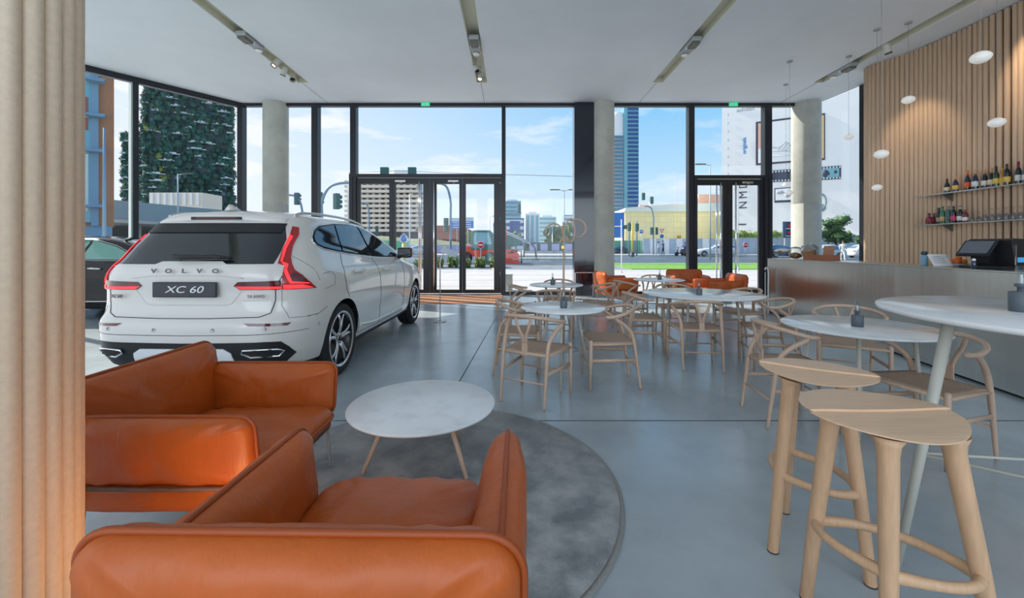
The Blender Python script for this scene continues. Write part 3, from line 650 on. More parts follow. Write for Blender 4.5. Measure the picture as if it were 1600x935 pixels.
# ------------------------------------------------------------------- black car on the left
mat('green_glass', (.08, .30, .24), .06, coat=1, spec=1)
BK = thing('car', 'black car parked beyond the white SUV at the left glass wall', 'car', (-8.80, 8.25, 0), math.radians(-89))
body2, bv2 = car_body('car_body', WAGON, 'black_paint', BK, wr=.37, wz=.345, black_below=.25, wheels=(0, 2.865))
for mir in (False, True):
    s = -1 if mir else 1
    dl = [(y, z*.94+.01) for y, z in dlo]
    BK_ = lambda m, n, mt_: m.build(n, mt_, BK)
    BK_(patch(bv2, dl, 'side', .004, .06, mirror=mir), 'window_surround', 'black_plastic')
    for p in panes: BK_(patch(bv2, [(y, z*.94+.01) for y, z in p], 'side', .0075, .06, mirror=mir), 'side_window', 'green_glass')
    BK_(seam(bv2, dl+[dl[0]], 'side', .005, sides=(s,)), 'window_trim', 'steel')
    BK_(seam(bv2, [(.47, .40), (.9, .36), (1.5, .36), (2.3, .38)], 'side', .014, sides=(s,)), 'sill_trim', 'steel')
    m = seam(bv2, [(.93, 1.08), (1.06, .9), (1.11, .66), (1.12, .33)], 'side', .004, sides=(s,)); m = seam(bv2, [(1.98, 1.07), (2.12, .9), (2.15, .5), (2.12, .33)], 'side', .004, m, (s,)); BK_(m, 'door_seam', 'tyre')
    for wy in (0, 2.865): wheel(BK, s*.80, wy, .345, s, .345, .25, detailed=False)
    for hy, hz in ((.36, .98), (1.32, .955)):
        m = MB(); m.tube([(s*.945, hy-.12, hz), (s*.975, hy-.09, hz), (s*.978, hy+.09, hz-.004), (s*.945, hy+.12, hz-.006)], [.012, .017, .017, .012], 8); BK_(m, 'door_handle', 'steel')
    m = MB(); m.ell((s*1.0, 2.02, 1.14), (.115, .06, .075), 16, 10); BK_(m, 'wing_mirror', 'black_paint')
    BK_(patch(bv2, [(.62, .93), (.9, .92), (.88, .84), (.64, .80)], 'rear', .008, .05, mirror=mir), 'tail_lamp', 'lamp_red')
BK_(patch(bv2, [(-.60, 1.10), (.60, 1.10), (.58, 1.38), (-.58, 1.38)], 'rear', .004), 'rear_window', 'green_glass')
BK_(patch(bv2, [(-.58, 1.15), (.58, 1.15), (.50, 1.45), (-.50, 1.45)], 'front', .004), 'windscreen', 'green_glass')
# =================================================================== FURNITURE
# ---- leather armchairs built of seamed cushions
def rrect(w_, h, r, n=7):
    P = []
    for cx_, cy_, a0 in ((w_/2-r, h/2-r, 0), (-w_/2+r, h/2-r, PI/2), (-w_/2+r, -h/2+r, PI), (w_/2-r, -h/2+r, 1.5*PI)):
        for i in range(n+1): a = a0+PI/2*i/n; P.append((cx_+r*math.cos(a), cy_+r*math.sin(a)))
    out = []
    for a, b in zip(P, P[1:]+P[:1]):
        L = math.hypot(b[0]-a[0], b[1]-a[1]); k = max(1, int(L/.045))
        out += [(a[0]+(b[0]-a[0])*i/k, a[1]+(b[1]-a[1])*i/k) for i in range(k)]
    return out
def pillow(w_, h, t, r, M, parent, name, bow=0, crease=.006, seed=0, seamed=True, flat=.42, bend=None):
    """a plump leather panel lying in local XY, thickness along Z, with a piped seam round its edge"""
    out = rrect(w_, h, r); N = len(out); K = 12; m = MB(); vs = []; fs = []
    bend = bend or (lambda x, y: 0)
    for side in (1, -1):
        base = len(vs)
        for k in range(K+1):
            s = 1-(1-k/K)**1.7 if k < K else 1
            s = math.sin(PI/2*k/K)
            for (x, y) in out:
                px_, py_ = x*s, y*s; q = max(0, 1-s**3.2)**flat
                wr_ = crease*math.sin((math.atan2(y, x)*38+seed))*s**6*(1-s**14)*2
                wr_ += .016*noise.noise(Vector((px_*6+seed, py_*6, side)))*q+.006*noise.noise(Vector((px_*17+seed, py_*17, side)))*q
                vs.append((px_, py_, side*(t/2*q+wr_*min(1, q*1.5))+bend(px_, py_)))
        for k in range(K):
            for i in range(N):
                a, b, c_, d = base+k*N+i, base+k*N+(i+1) % N, base+(k+1)*N+(i+1) % N, base+(k+1)*N+i
                fs.append((a, b, c_, d) if side > 0 else (d, c_, b, a))
    m.add(vs, fs, True, M); o = m.build(name, 'leather', parent)
    if seamed:
        m = MB(); m.tube([(x*1.012, y*1.012, bend(x, y)) for x, y in out], .0085, 8, closed=True, M=M); m.build('piping', 'piping', o)
    return o
def armchair(label):
    t = thing('armchair', label, 'armchair', (0, 0, 0), 0, 'orange leather armchairs')
    MX = lambda loc, rx=0, ry=0, rz=0: Matrix.Translation(loc) @ Matrix.Rotation(rz, 4, 'Z') @ Matrix.Rotation(ry, 4, 'Y') @ Matrix.Rotation(rx, 4, 'X')
    XY = Matrix(((0, 0, 1, 0), (1, 0, 0, 0), (0, 1, 0, 0), (0, 0, 0, 1)))      # local x->Y, y->Z, z->X
    XZ = Matrix(((1, 0, 0, 0), (0, 0, 1, 0), (0, 1, 0, 0), (0, 0, 0, 1)))      # local x->X, y->Z, z->Y
    for s in (-1, 1):
        bend = lambda x, y, s=s: s*.02*(y/.15)
        pillow(.74, .285, .15, .055, Matrix.Translation((s*.375, .01, .492)) @ XY, t, 'armrest', seed=s*3+5, bend=bend)
        m = MB(); m.tube([(s*.405, -.36, .352), (s*.415, 0, .352), (s*.405, .36, .352)], .011, 6); m.build('side_rail', 'dark_wood', t)
        pillow(.72, .115, .06, .04, Matrix.Translation((s*.365, .0, .295)) @ XY, t, 'side_sling', seamed=False, crease=.001)
    pillow(.88, .48, .17, .08, Matrix.Translation((0, -.375, .522)) @ Matrix.Rotation(.10, 4, 'X') @ XZ, t, 'backrest', seed=11, bend=lambda x, y: -.05*(abs(x)/.45)**2*0)
    m = MB(); m.tube([(-.42, -.44, .352), (0, -.455, .352), (.42, -.44, .352)], .011, 6); m.build('back_rail', 'dark_wood', t)
    pillow(.84, .115, .06, .04, Matrix.Translation((0, -.375, .295)) @ XZ, t, 'back_sling', seamed=False, crease=.001)
    pillow(.62, .74, .17, .10, Matrix.Translation((0, .055, .365)) @ Matrix.Rotation(.03, 4, 'X'), t, 'seat_cushion', seed=23, flat=.36)
    m = MB(); m.box((0, .02, .285), (.66, .70, .04), bv=.015); m.build('seat_frame', 'dark_wood', t)
    for s in (-1, 1):
        for y in (-.34, .34):
            m = MB(); m.tube([(s*.36, y, .28), (s*.385, y*1.03, 0)], [.011, .008], 8); m.build('leg', 'gear_grey', t)
    return t
A0 = armchair('orange leather armchair turned to the round coffee table, beside the ribbed pillar'); A0.location = (-1.43, 2.055, 0); A0.rotation_euler = (0, 0, -PI/2)
dup(A0, (-.415, 1.20, 0), math.radians(-1), 'orange leather armchair in the foreground with its back to the viewer')
dup(A0, (2.48, 9.75, 0), -PI/2+.1, 'orange leather armchair standing in front of the middle concrete column')
dup(A0, (4.45, 8.85, 0), PI/2-.05, 'orange leather armchair with its side turned, nearest the steel counter by the right door')
dup(A0, (4.45, 10.35, 0), PI-.15, 'orange leather armchair farthest back against the glass front, facing into the room')
# ---- small lamp on the floor between the two front armchairs
t = thing('floor_lamp', 'small floor lamp glowing between the two front armchairs', 'lamp', (-1.0, 1.40, 0))
m = MB(); m.lathe([(0, 0), (.06, 0), (.06, .012), (.012, .016), (.012, .10), (.04, .11), (.04, .12), (0, .12)], n=20); m.build('base', 'slate', t)
m = MB(); m.ell((0, 0, .165), (.05, .05, .05), 16, 10); m.build('bulb', mat('bulb_glow', (1, .75, .5), .3, emit=(1, .55, .25), estr=9), t)
l = bpy.data.lights.new('floor_lamp_light', 'POINT'); l.energy = 2.4; l.color = (1, .55, .25); l.shadow_soft_size = .06; lo = bpy.data.objects.new('floor_lamp_light', l); COL.objects.link(lo); lo.parent = t; lo.location = (0, 0, .26)
# ---- rug
m = MB(); Rr = 1.08; prof = [(0, .006), (Rr-.03, .006), (Rr-.03, .014), (0, .014)]
m = MB(); m.lathe([(0, .016), (Rr-.023, .016), (Rr-.02, .001), (0, .001)], n=96); r_ = m.build('rug', 'rug'); r_.location = (-.49, 2.28, 0); tag(r_, 'round grey rug under the coffee table', 'rug')
m = MB(); m.lathe([(Rr-.022, .001), (Rr-.022, .016), (Rr-.010, .017), (Rr, .011), (Rr, .001)], n=96); m.build('border', 'rug_edge', r_)
# ---- marble tables
def table(name, label, cat, loc, dia, h, legs, top_t=.022, foot=.42, head=.26, lr=.014, rz=0, lm='leg_white', group=None, tm='marble'):
    t = thing(name, label, cat, loc, rz, group); R = dia/2
    m = MB(); m.lathe([(0, h), (R-.006, h), (R, h-.006), (R-.004, h-top_t*.7), (R-.03, h-top_t), (0, h-top_t)], n=72); m.build('tabletop', tm, t)
    m = MB(); m.lathe([(0, h-top_t), (head+.04, h-top_t), (head+.04, h-top_t-.008), (0, h-top_t-.008)], n=32); m.build('mounting_plate', lm, t)
    for a in legs:
        a = math.radians(a); m = MB(); m.tube([(head*math.cos(a), head*math.sin(a), h-top_t-.006), (foot*math.cos(a), foot*math.sin(a), 0)], [lr, lr*.72], 12); m.build('leg', lm, t)
    return t
table('coffee_table', 'low round white marble coffee table on the grey rug', 'coffee table', (-.545, 2.50, .017), .88, .36, (203, 327, 57), foot=.345, head=.20, lr=.017, lm='pale_wood', tm='marble_matte')
TG = 'round white marble cafe tables'
T1 = table('cafe_table', 'small round marble cafe table in front of the entrance doors, nearest of the left ones', 'table', (.505, 4.09, 0), .84, .735, (20, 140, 260), foot=.32, head=.16, group=TG)
table('cafe_table', 'small round marble cafe table behind the coat stand, closest to the double doors', 'table', (.715, 6.62, 0), .86, .735, (40, 160, 280), foot=.32, head=.16, group=TG)
table('cafe_table', 'large round marble cafe table in the middle of the room with chairs all round', 'table', (2.465, 5.33, 0), 1.45, .735, (45, 135, 225, 315), foot=.50, head=.42, lr=.017, group=TG)
table('cafe_table', 'round marble cafe table farthest back, in front of the orange armchairs', 'table', (2.75, 7.68, 0), .92, .735, (30, 150, 270), foot=.34, head=.18, group=TG)
table('cafe_table', 'round marble cafe table beside the steel counter, behind the bar stools', 'table', (2.625, 3.10, 0), 1.0, .735, (50, 140, 230, 320), foot=.36, head=.30, lr=.015, group=TG)
HT = table('high_table', 'tall round marble bar table at the right edge beside the bar stools', 'table', (2.39, 1.60, 0), 1.46, 1.05, (172, 292, 52), foot=.79, head=.60, lr=.021, top_t=.028)
for k, a in enumerate((172, 292, 52)):
    a = math.radians(a); b = math.radians((172, 292, 52)[(k+1) % 3]); q = .705
    m = MB(); m.cyl((q*math.cos(a), q*math.sin(a), .47), (0, 0, .47), .006, n=8)
    if k == 0: m.cyl((q*math.cos(a), q*math.sin(a), .465), (q*math.cos(b), q*math.sin(b), .465), .006, n=8)
    m.build('stretcher', 'leg_white', HT)
# ---- bud vases
def vase(x, y, z, label, s=1.0):
    t = thing('bud_vase', label, 'vase', (x, y, z), 0, 'dark stone vases with glass tubes on the tables')
    m = MB(); m.lathe([(0, 0), (.034*s, 0), (.036*s, .003), (.036*s, .078*s), (.033*s, .081*s), (0, .081*s)], n=24); m.build('base', 'slate', t)
    m = MB(); m.lathe([(.012*s, .081*s), (.012*s, .098*s), (.020*s, .102*s), (.020*s, .113*s), (.0, .113*s)], n=18); m.build('collar', 'slate', t)
    m = MB(); m.lathe([(.0145*s, .113*s), (.0155*s, .185*s), (.0135*s, .185*s), (.0125*s, .114*s)], n=18); m.build('glass_tube', 'table_glass', t)
    m = MB(); m.cyl((0, 0, .113*s), (0, 0, .15*s), .0045*s, n=8); m.build('candle', 'white', t)
vase(.505, 4.0, .735, 'dark stone vase on the small cafe table nearest the white car')
vase(.65, 6.55, .735, 'dark stone vase on the small cafe table behind the coat stand')
vase(2.33, 5.1, .735, 'dark stone vase on the large round cafe table')
vase(2.74, 7.6, .735, 'dark stone vase on the farthest cafe table by the orange armchairs')
vase(2.58, 3.06, .735, 'dark stone vase on the cafe table beside the steel counter', 1.05)
vase(2.17, 1.745, 1.05, 'dark stone vase on the tall bar table at the right edge', 1.05)
# ---- wishbone chairs
def wish(label):
    t = thing('dining_chair', label, 'chair', (0, 0, 0), 0, 'pale wooden chairs with woven cord seats and Y shaped backs'); wd = 'pale_wood'
    sh = .445
    m = MB(); n = 12; vs = []; fs = []
    for i in range(n+1):
        for k in range(n+1):
            v = -1+2*i/n; u = -1+2*k/n; hw = .205+.045*(v+1)/2; x = u*hw; y = v*.205
            vs.append((x, y, sh-.022*(1-u*u)*(1-v*v)+.004*(1-max(abs(u), abs(v))**6)))
    o_ = len(vs); vs += [(x, y, z-.030) for x, y, z in vs]
    for i in range(n):
        for k in range(n):
            a = i*(n+1)+k; fs.append((a, a+1, a+n+2, a+n+1)); fs.append((o_+a+n+1, o_+a+n+2, o_+a+1, o_+a))
    for i in range(n):
        for a, b in ((i, i+1), (n*(n+1)+i+1, n*(n+1)+i), ((i+1)*(n+1), i*(n+1)), (i*(n+1)+n, (i+1)*(n+1)+n)): fs.append((a, b, o_+b, o_+a)[::-1])
    m.add(vs, fs, True); m.build('seat', 'paper_cord', t)
    m = MB()
    for s in (-1, 1):
        m.tube([(s*.208, -.205, sh-.018), (s*.252, .205, sh-.018)], .014, 8)
    m.tube([(-.252, .205, sh-.02), (.252, .205, sh-.02)], .014, 8); m.tube([(-.205, -.205, sh-.018), (.205, -.205, sh-.018)], .014, 8); m.build('seat_frame', wd, t)
    for s in (-1, 1):
        m = MB(); m.tube([(s*.250, .212, 0), (s*.250, .208, .25), (s*.250, .205, sh+.012), (s*.250, .205, sh+.022)], [.0115, .017, .0175, .010], 10); m.build('leg', wd, t)
        m = MB(); m.tube(catmull([(s*.205, -.265, 0), (s*.207, -.235, .22), (s*.208, -.205, sh-.02), (s*.212, -.175, .53), (s*.235, -.10, .61), (s*.256, -.035, .655), (s*.262, -.02, .685)], 5), [.0115]*1+[.0115+.006*min(1, i/8) for i in range(30)][:30], 10); m.build('leg', wd, t)
        m = MB(); m.tube([(s*.209, -.22, .275), (s*.250, .208, .275)], .0085, 8, flat=2.0, up=(0, 0, 1)); m.build('stretcher', wd, t)
    m = MB(); m.tube([(-.207, -.235, .20), (.207, -.235, .20)], .0085, 8); m.build('stretcher', wd, t)
    m = MB(); m.tube([(-.250, .209, .20), (.250, .209, .20)], .0085, 8); m.build('stretcher', wd, t)
    arc = [(-.245, .075, .680), (-.268, .0, .684)]+[(.268*math.cos(a)*1.0, -.02-.225*math.sin(a), .688+.06*math.sin(a)) for a in [PI-PI*i/12 for i in range(1, 12)]]+[(.268, .0, .684), (.245, .075, .680)]
    arc = [(-.268*math.cos(0), 0, 0)] and arc
    cm = catmull(arc, 3); m = MB(); m.tube(cm, [.010 if i in (0, len(cm)-1) else .0165 for i in range(len(cm))], 10); m.build('top_rail', wd, t)
    m = MB(); pz = [((-.026, .026), .425, -.208), ((-.024, .024), .50, -.218)]
    m.box((0, -.210, .475), (.052, .012, .13), bv=.003)
    for s in (-1, 1): m.tube(catmull([(s*.012, -.213, .52), (s*.022, -.222, .58), (s*.052, -.236, .66), (s*.075, -.236, .735)], 4), [.014]*13, 8, flat=.5, up=(0, 1, 0))
    m.build('splat', wd, t)
    return t
def face(dx, dy): return math.atan2(dy, dx)-PI/2
CHS = [(.21, 3.65, face(.214, .38), 'wooden chair nearest the viewer at the small table beside the white car, its back turned'),
       (.94, 4.03, face(-1, .02), 'wooden chair at the small table beside the white car, on the table\'s right'),
       (.08, 4.43, face(1, -.06), 'wooden chair at the small table beside the white car, on the table\'s far left'),
       (.20, 6.35, face(1, .1), 'wooden chair on the left of the small table closest to the double doors'),
       (.62, 5.80, face(.1, 1), 'wooden chair in front of the small table closest to the double doors'),
       (.83, 7.25, face(-.1, -1), 'wooden chair on the window side of the small table closest to the double doors'),
       (1.40, 6.62, face(-1, .05), 'wooden chair on the right of the small table closest to the double doors'),
       (2.07, 7.25, face(1, .25), 'wooden chair at the left of the farthest cafe table, by the orange armchairs'),
       (1.68, 5.28, face(1, -.05), 'wooden chair on the left side of the large round table'),
       (2.50, 6.30, face(-.05, -1), 'wooden chair on the window side of the large round table'),
       (2.07, 4.62, face(.12, .99), 'wooden chair in front of the large round table with its back to the viewer'),
       (3.20, 5.75, face(-1, -.15), 'wooden chair on the far right side of the large round table'),
       (2.88, 4.62, face(-.95, .22), 'wooden chair on the near right side of the large round table, before the counter'),
       (2.15, 3.17, face(1, -.1), 'wooden chair left of the round table by the counter, behind the bar stools'),
       (3.17, 3.85, face(-.5, -.86), 'wooden chair between the counter and the round table beside it'),
       (2.72, 2.70, face(-.97, -.20), 'wooden chair at the near side of the counter table, behind the tall table leg'),
       (2.95, 8.45, face(-.2, -1), 'wooden chair on the window side of the farthest cafe table')]
c0 = wish(CHS[0][3]); c0.location = (CHS[0][0], CHS[0][1], 0); c0.rotation_euler = (0, 0, CHS[0][2])
for x, y, rz, lab in CHS[1:]: dup(c0, (x, y, 0), rz, lab)
# ---- bar stools
def stool(label, loc, rz, top, ring, seat_c, seat_r, crease_ang, drop, ztops, group='light wood bar stools'):
    """top / ring / foot: three leg points each, world positions relative to loc"""
    t = thing('bar_stool', label, 'stool', loc, 0, group); H = .79
    feet = [((r[0]-tp[0])*(.755/(.755-.33))+tp[0], (r[1]-tp[1])*(.755/(.755-.33))+tp[1]) for tp, r in zip(top, ring)]
    for tp, r, f, ztop in zip(top, ring, feet, ztops):
        m = MB(); m.tube([(f[0], f[1], 0), (f[0], f[1], .004), (r[0], r[1], .33), (tp[0], tp[1], .70), (tp[0]*.985+seat_c[0]*.015, tp[1]*.985+seat_c[1]*.015, .730), (tp[0]*.96+seat_c[0]*.04, tp[1]*.96+seat_c[1]*.04, ztop)], [.019, .021, .0245, .027, .031, .044], 18); lg = m.build('leg', 'ash_wood', t)
        m = MB(); m.cyl((f[0], f[1], 0), (f[0], f[1], .005), .0215, n=18); m.build('foot_cap', 'black_plastic', lg)
    cx_ = sum(r[0] for r in ring)/3; cy_ = sum(r[1] for r in ring)/3
    for i in range(3):
        a, b = ring[i], ring[(i+1) % 3]; mx_, my_ = (a[0]+b[0])/2, (a[1]+b[1])/2; dx, dy = mx_-cx_, my_-cy_; L = math.hypot(dx, dy); L0 = math.hypot(b[0]-a[0], b[1]-a[1])
        k = .20*L0/L; P = catmull([(a[0], a[1], .33), (a[0]*.75+b[0]*.25+dx*k*.75, a[1]*.75+b[1]*.25+dy*k*.75, .33), (mx_+dx*k, my_+dy*k, .33), (a[0]*.25+b[0]*.75+dx*k*.75, a[1]*.25+b[1]*.75+dy*k*.75, .33), (b[0], b[1], .33)], 5)
        n_ = len(P); m = MB(); m.tube(P, [.0135+.006*abs(2*q/(n_-1)-1)**3 for q in range(n_)], 12, flat=1.15, up=(0, 0, 1)); m.build('footrest', 'ash_wood', t)
    # seat: a round board split by a crease into a flat leaf and a leaf that folds down
    ca, sa = math.cos(crease_ang), math.sin(crease_ang); R = seat_r
    def leaf(sgn, zc, slope):
        na, Kr = 30, 9; vs = []; fs = []
        for sd_ in (0, 1):
            for k in range(Kr+1):
                q = math.sin(PI/2*k/Kr)
                for i in range(na+1):
                    a = PI*i/na; rr = R*(1-.05*math.sin(2*a)**2)*q; u = rr*math.cos(a)*1.04; v = rr*math.sin(a)*(.98 if sgn > 0 else .84)*sgn
                    top = zc+slope*abs(v)+.006*(u/R)**2-.004*q**10; z = top if sd_ == 0 else top-.004-.014*(1-q**5)
                    vs.append((seat_c[0]+u*ca-v*sa, seat_c[1]+u*sa+v*ca, z))
        n1 = na+1; S1 = (Kr+1)*n1
        for k in range(Kr):
            for i in range(na): a, b, c_, d = k*n1+i, k*n1+i+1, (k+1)*n1+i+1, (k+1)*n1+i; fs.append((a, b, c_, d)); fs.append((S1+d, S1+c_, S1+b, S1+a))
        for i in range(na): a = Kr*n1+i; fs.append((a+1, a, S1+a, S1+a+1))
        for i in (0, na):
            for k in range(Kr): a, b = k*n1+i, (k+1)*n1+i; fs.append((a, b, S1+b, S1+a))
        m = MB(); m.add(vs, fs, True); o = m.build('seat', 'seat_ply', t); o.data.set_sharp_from_angle(angle=math.radians(40))
    leaf(1, H, -.02); leaf(-1, H-.007, drop)
    return t
# far stool: legs A (apex), B, C
S1c = (1.31, 1.80)
stool('light wood bar stool standing farther back, left of the tall table', (0, 0, 0), 0, [(1.215, 1.80), (1.335, 1.94), (1.385, 1.70)], [(1.17, 1.79), (1.35, 2.0), (1.395, 1.645)], (1.335, 1.80), .205, math.atan2(-.20, .31), -.06, (.742, .760, .760))
stool('light wood bar stool nearest the viewer at the lower right', (0, 0, 0), 0, [(1.10, 1.42), (1.125, 1.225), (1.335, 1.235)], [(1.105, 1.49), (1.14, 1.24), (1.415, 1.235)], (1.21, 1.345), .226, .03, -.06, (.760, .752, .752))
# =================================================================== BAR
cf = [(5.27, 8.45), (5.02, 6.7), (4.76, 5.1), (4.56, 4.2), (4.38, 3.3), (4.20, 2.3)]
nrm = []
t = thing('bar_counter', 'long brushed steel bar counter on the right', 'counter', (0, 0, 0))
m = MB(); m.prism(cf+[(x+.62, y+.12) for x, y in reversed(cf)], .03, 1.095); m.build('body', 'brushed_steel', t)
m = MB(); m.prism([(x-.004, y) for x, y in cf]+[(x+.66, y+.12) for x, y in reversed(cf)], 1.098, 1.112); m.build('worktop', 'brushed_steel', t)
m = MB(); m.prism([(x+.03, y-.02) for x, y in cf]+[(x+.6, y+.12) for x, y in reversed(cf)], .0, .028); m.build('plinth', 'black_plastic', t)
CT = 1.1125
# shelves
def shelf(z, label):
    t = thing('wall_shelf', label, 'shelf', (8.10, 6.8, z), 0, 'steel shelves on the ribbed wall')
    m = MB(); m.prism([(0, 1.42), (0, -4.6), (.30, -4.6), (.30, 1.30)], -.018, 0); m.build('board', 'steel', t)
    for y in (.95, -.75, -2.4):
        m = MB(); m.add([(.02, y-.01, -.019), (.27, y-.01, -.019), (.27, y-.01, -.17), (.02, y+.01, -.019), (.27, y+.01, -.019), (.27, y+.01, -.17)], [(0, 1, 2), (5, 4, 3), (0, 3, 4, 1), (1, 4, 5, 2), (2, 5, 3, 0)], False); m.build('bracket', 'gear_dark', t)
shelf(2.36, 'upper steel shelf with wine bottles on the ribbed wood wall'); shelf(1.785, 'lower steel shelf with liquor bottles and glasses on the ribbed wood wall')
# bottles
def bottle(x, y, z, h, kind, body, lab, cap, label, group):
    t = thing('bottle', label, 'bottle', (x, y, z), 0, group)
    if kind == 'wine': pr = [(0, 0), (.036, 0), (.038, .01), (.038, h*.56), (.030, h*.66), (.015, h*.76), (.0135, h*.97), (.0145, h*.975), (.0145, h), (0, h)]
    elif kind == 'fizz': pr = [(0, 0), (.042, 0), (.045, .012), (.045, h*.42), (.036, h*.58), (.019, h*.74), (.014, h*.9), (.0155, h*.92), (.0155, h), (0, h)]
    elif kind == 'squat': pr = [(0, 0), (.050, 0), (.055, .02), (.055, h*.45), (.045, h*.60), (.017, h*.70), (.015, h*.9), (.019, h*.91), (.019, h), (0, h)]
    else: pr = [(0, 0), (.040, 0), (.042, .01), (.042, h*.60), (.034, h*.70), (.016, h*.78), (.015, h*.93), (.017, h*.935), (.017, h), (0, h)]
    m = MB(); m.lathe(pr, n=18); m.build('glass_body', body, t)
    rr = pr[2][0]+.0012
    m = MB(); m.lathe([(rr-.003, h*.14), (rr, h*.145), (rr, h*.40), (rr-.003, h*.405)], n=18); m.build('paper_label', lab, t)
    z0 = .72 if kind in ('fizz', 'wine') else .86; c = .0175 if kind == 'fizz' else .0165
    m = MB(); m.lathe([(c+.003, h*z0), (c, h*(z0+.05)), (c, h*1.003), (0, h*1.003)], n=16); m.build('cap', cap, t)
for nme, c in dict(b_black=(.01, .012, .015), b_navy=(.012, .025, .06), b_green=(.02, .20, .08), b_dkgreen=(.01, .05, .03), b_red=(.16, .02, .03), b_orange=(.70, .30, .03), b_teal=(.03, .12, .13)).items(): mat(nme, c, .08, coat=1)
for nme, c in dict(l_cream=(.75, .65, .45), l_white=(.78, .78, .76), l_orange=(.85, .16, .05), l_yellow=(.80, .55, .12), l_pink=(.75, .06, .16), l_gold=(.66, .36, .18), l_red=(.65, .05, .04), l_maroon=(.25, .02, .05)).items(): mat(nme, c, .5)
GT = 'bottles on the upper shelf'; GL = 'liquor bottles on the lower shelf'
def yb(px, x=8.2): return x*640/(px-800)
top = [(1480, .31, 'fizz', 'b_black', 'l_cream', 'b_black', 'dark bottle with black cap, first from the left on the upper shelf'),
       (1494, .34, 'fizz', 'b_navy', 'l_yellow', 'l_gold', 'dark bottle with copper foil and yellow label, second on the upper shelf'),
       (1510.5, .42, 'fizz', 'b_navy', 'l_orange', 'l_orange', 'bottle with bright orange neck and orange label on the upper shelf'),
       (1525, .40, 'fizz', 'b_navy', 'l_white', 'l_gold', 'bottle with copper foil and white label, right of the orange necked bottle'),
       (1538, .38, 'fizz', 'b_black', 'l_white', 'l_gold', 'dark bottle with copper foil, between the white labelled bottle and a partly hidden one'),
       (1549, .38, 'fizz', 'b_black', 'l_cream', 'l_gold', 'copper topped bottle standing partly behind the yellow labelled wine bottle'),
       (1558, .40, 'wine', 'b_dkgreen', 'l_yellow', 'b_black', 'dark wine bottle with a yellow label and black cap on the upper shelf'),
       (1566, .36, 'wine', 'b_orange', 'l_yellow', 'b_orange', 'amber yellow bottle between two dark bottles on the upper shelf'),
       (1575, .41, 'spirit', 'b_black', 'l_yellow', 'b_black', 'tall black bottle with white and yellow label on the upper shelf'),
       (1591, .42, 'wine', 'b_black', 'l_white', 'l_maroon', 'dark bottle with maroon neck and grey label on the upper shelf'),
       (1604, .38, 'wine', 'b_teal', 'l_white', 'b_black', 'dark teal bottle cut by the right edge of the picture, upper shelf')]
for px, h, k, b, l_, c, lab in top: bottle(8.2+random.uniform(-.02, .03), yb(px), 2.36, h*.86, k, b, l_, c, lab, GT)
low = [(1452, .25, 'squat', 'b_red', 'l_maroon', 'b_black', 'small squat dark red bottle at the left end of the lower shelf'),
       (1459, .25, 'squat', 'b_red', 'l_maroon', 'gear_grey', 'second squat dark red bottle just behind the first on the lower shelf'),
       (1467, .36, 'spirit', 'b_navy', 'l_cream', 'b_black', 'dark bottle standing left behind the green necked bottle, lower shelf'),
       (1473, .37, 'spirit', 'b_green', 'l_gold', 'b_green', 'green necked bottle with an orange beige label on the lower shelf'),
       (1482, .36, 'spirit', 'b_teal', 'b_teal', 'gear_grey', 'teal bottle with a grey cap between green and pink labelled bottles'),
       (1490, .36, 'spirit', 'b_black', 'l_pink', 'b_black', 'dark bottle with a large pink label on the lower shelf'),
       (1500, .34, 'spirit', 'b_black', 'l_white', 'l_white', 'dark bottle with black and white label and white neck on the lower shelf'),
       (1508, .26, 'spirit', 'b_red', 'l_white', 'l_red', 'small dark red bottle nearest the wine glasses on the lower shelf')]
for i, (px, h, k, b, l_, c, lab) in enumerate(low): bottle(8.31 if i in (1, 2) else 8.18, yb(px, 8.31 if i in (1, 2) else 8.18), 1.785, h*.88, k, b, l_, c, lab, GL)
# glasses
def wineglass(x, y, z, s, label, g):
    t = thing('wine_glass', label, 'glass', (x, y, z), 0, g)
    m = MB(); m.lathe([(r*s, (.215-z)*s) for r, z in [(.036, .0), (.034, .003), (.005, .008), (.0045, .085), (.02, .10), (.038, .135), (.038, .19), (.035, .215), (.0335, .215), (.0365, .19), (.0365, .136), (.0, .097)]], n=18); m.build('bowl', 'bar_glass', t)
glass('bar_glass', (.93, .94, .96), 1.45)
y = yb(1520, 8.18); k = 0
while y > 5.9:
    for dx, nmx in ((0, 'front'), (.10, 'back')):
        wineglass(8.17+dx, y-dx*.3, 1.785, 1.0 if k > 1 else .8, 'clear stemmed glass in the %s row of glasses on the lower shelf' % nmx, 'clear glasses in the %s row on the lower shelf' % nmx)
    y -= .098; k += 1
# things on the counter
def onc(px, back=.25):
    for i in range(600):
        y = 8.5-i*.01; x = np.interp(y, [c[1] for c in cf][::-1], [c[0] for c in cf][::-1])+back
        if 800+640*x/y >= px: return float(x), y
    return 4.6, 3
x, y = onc(1533, .30); t = thing('cash_register', 'black touchscreen cash register on the bar counter', 'cash register', (x, y, CT), math.radians(-80))
YZ = Matrix(((0, 0, 1, 0), (1, 0, 0, 0), (0, 1, 0, 0), (0, 0, 0, 1)))
m = MB(); m.box((0, .16, .012), (.36, .36, .024), bv=.008); m.prism([(.04, .02), (-.02, .16), (.10, .19), (.16, .02)], -.05, .05, M=YZ); m.build('housing', 'black_plastic', t)
Ms = Matrix.Translation((-.02, -.03, .205)) @ Matrix.Rotation(-.72, 4, 'X')
m = MB(); m.box((0, 0, 0), (.27, .024, .21), M=Ms, bv=.01); sc_ = m.build('touchscreen', 'black_plastic', t)
m = MB(); m.box((0, -.0135, .005), (.23, .003, .165), M=Ms); m.build('display', mat('screen_grey', (.07, .08, .10), .2, emit=(.10, .12, .15), estr=.3), sc_)
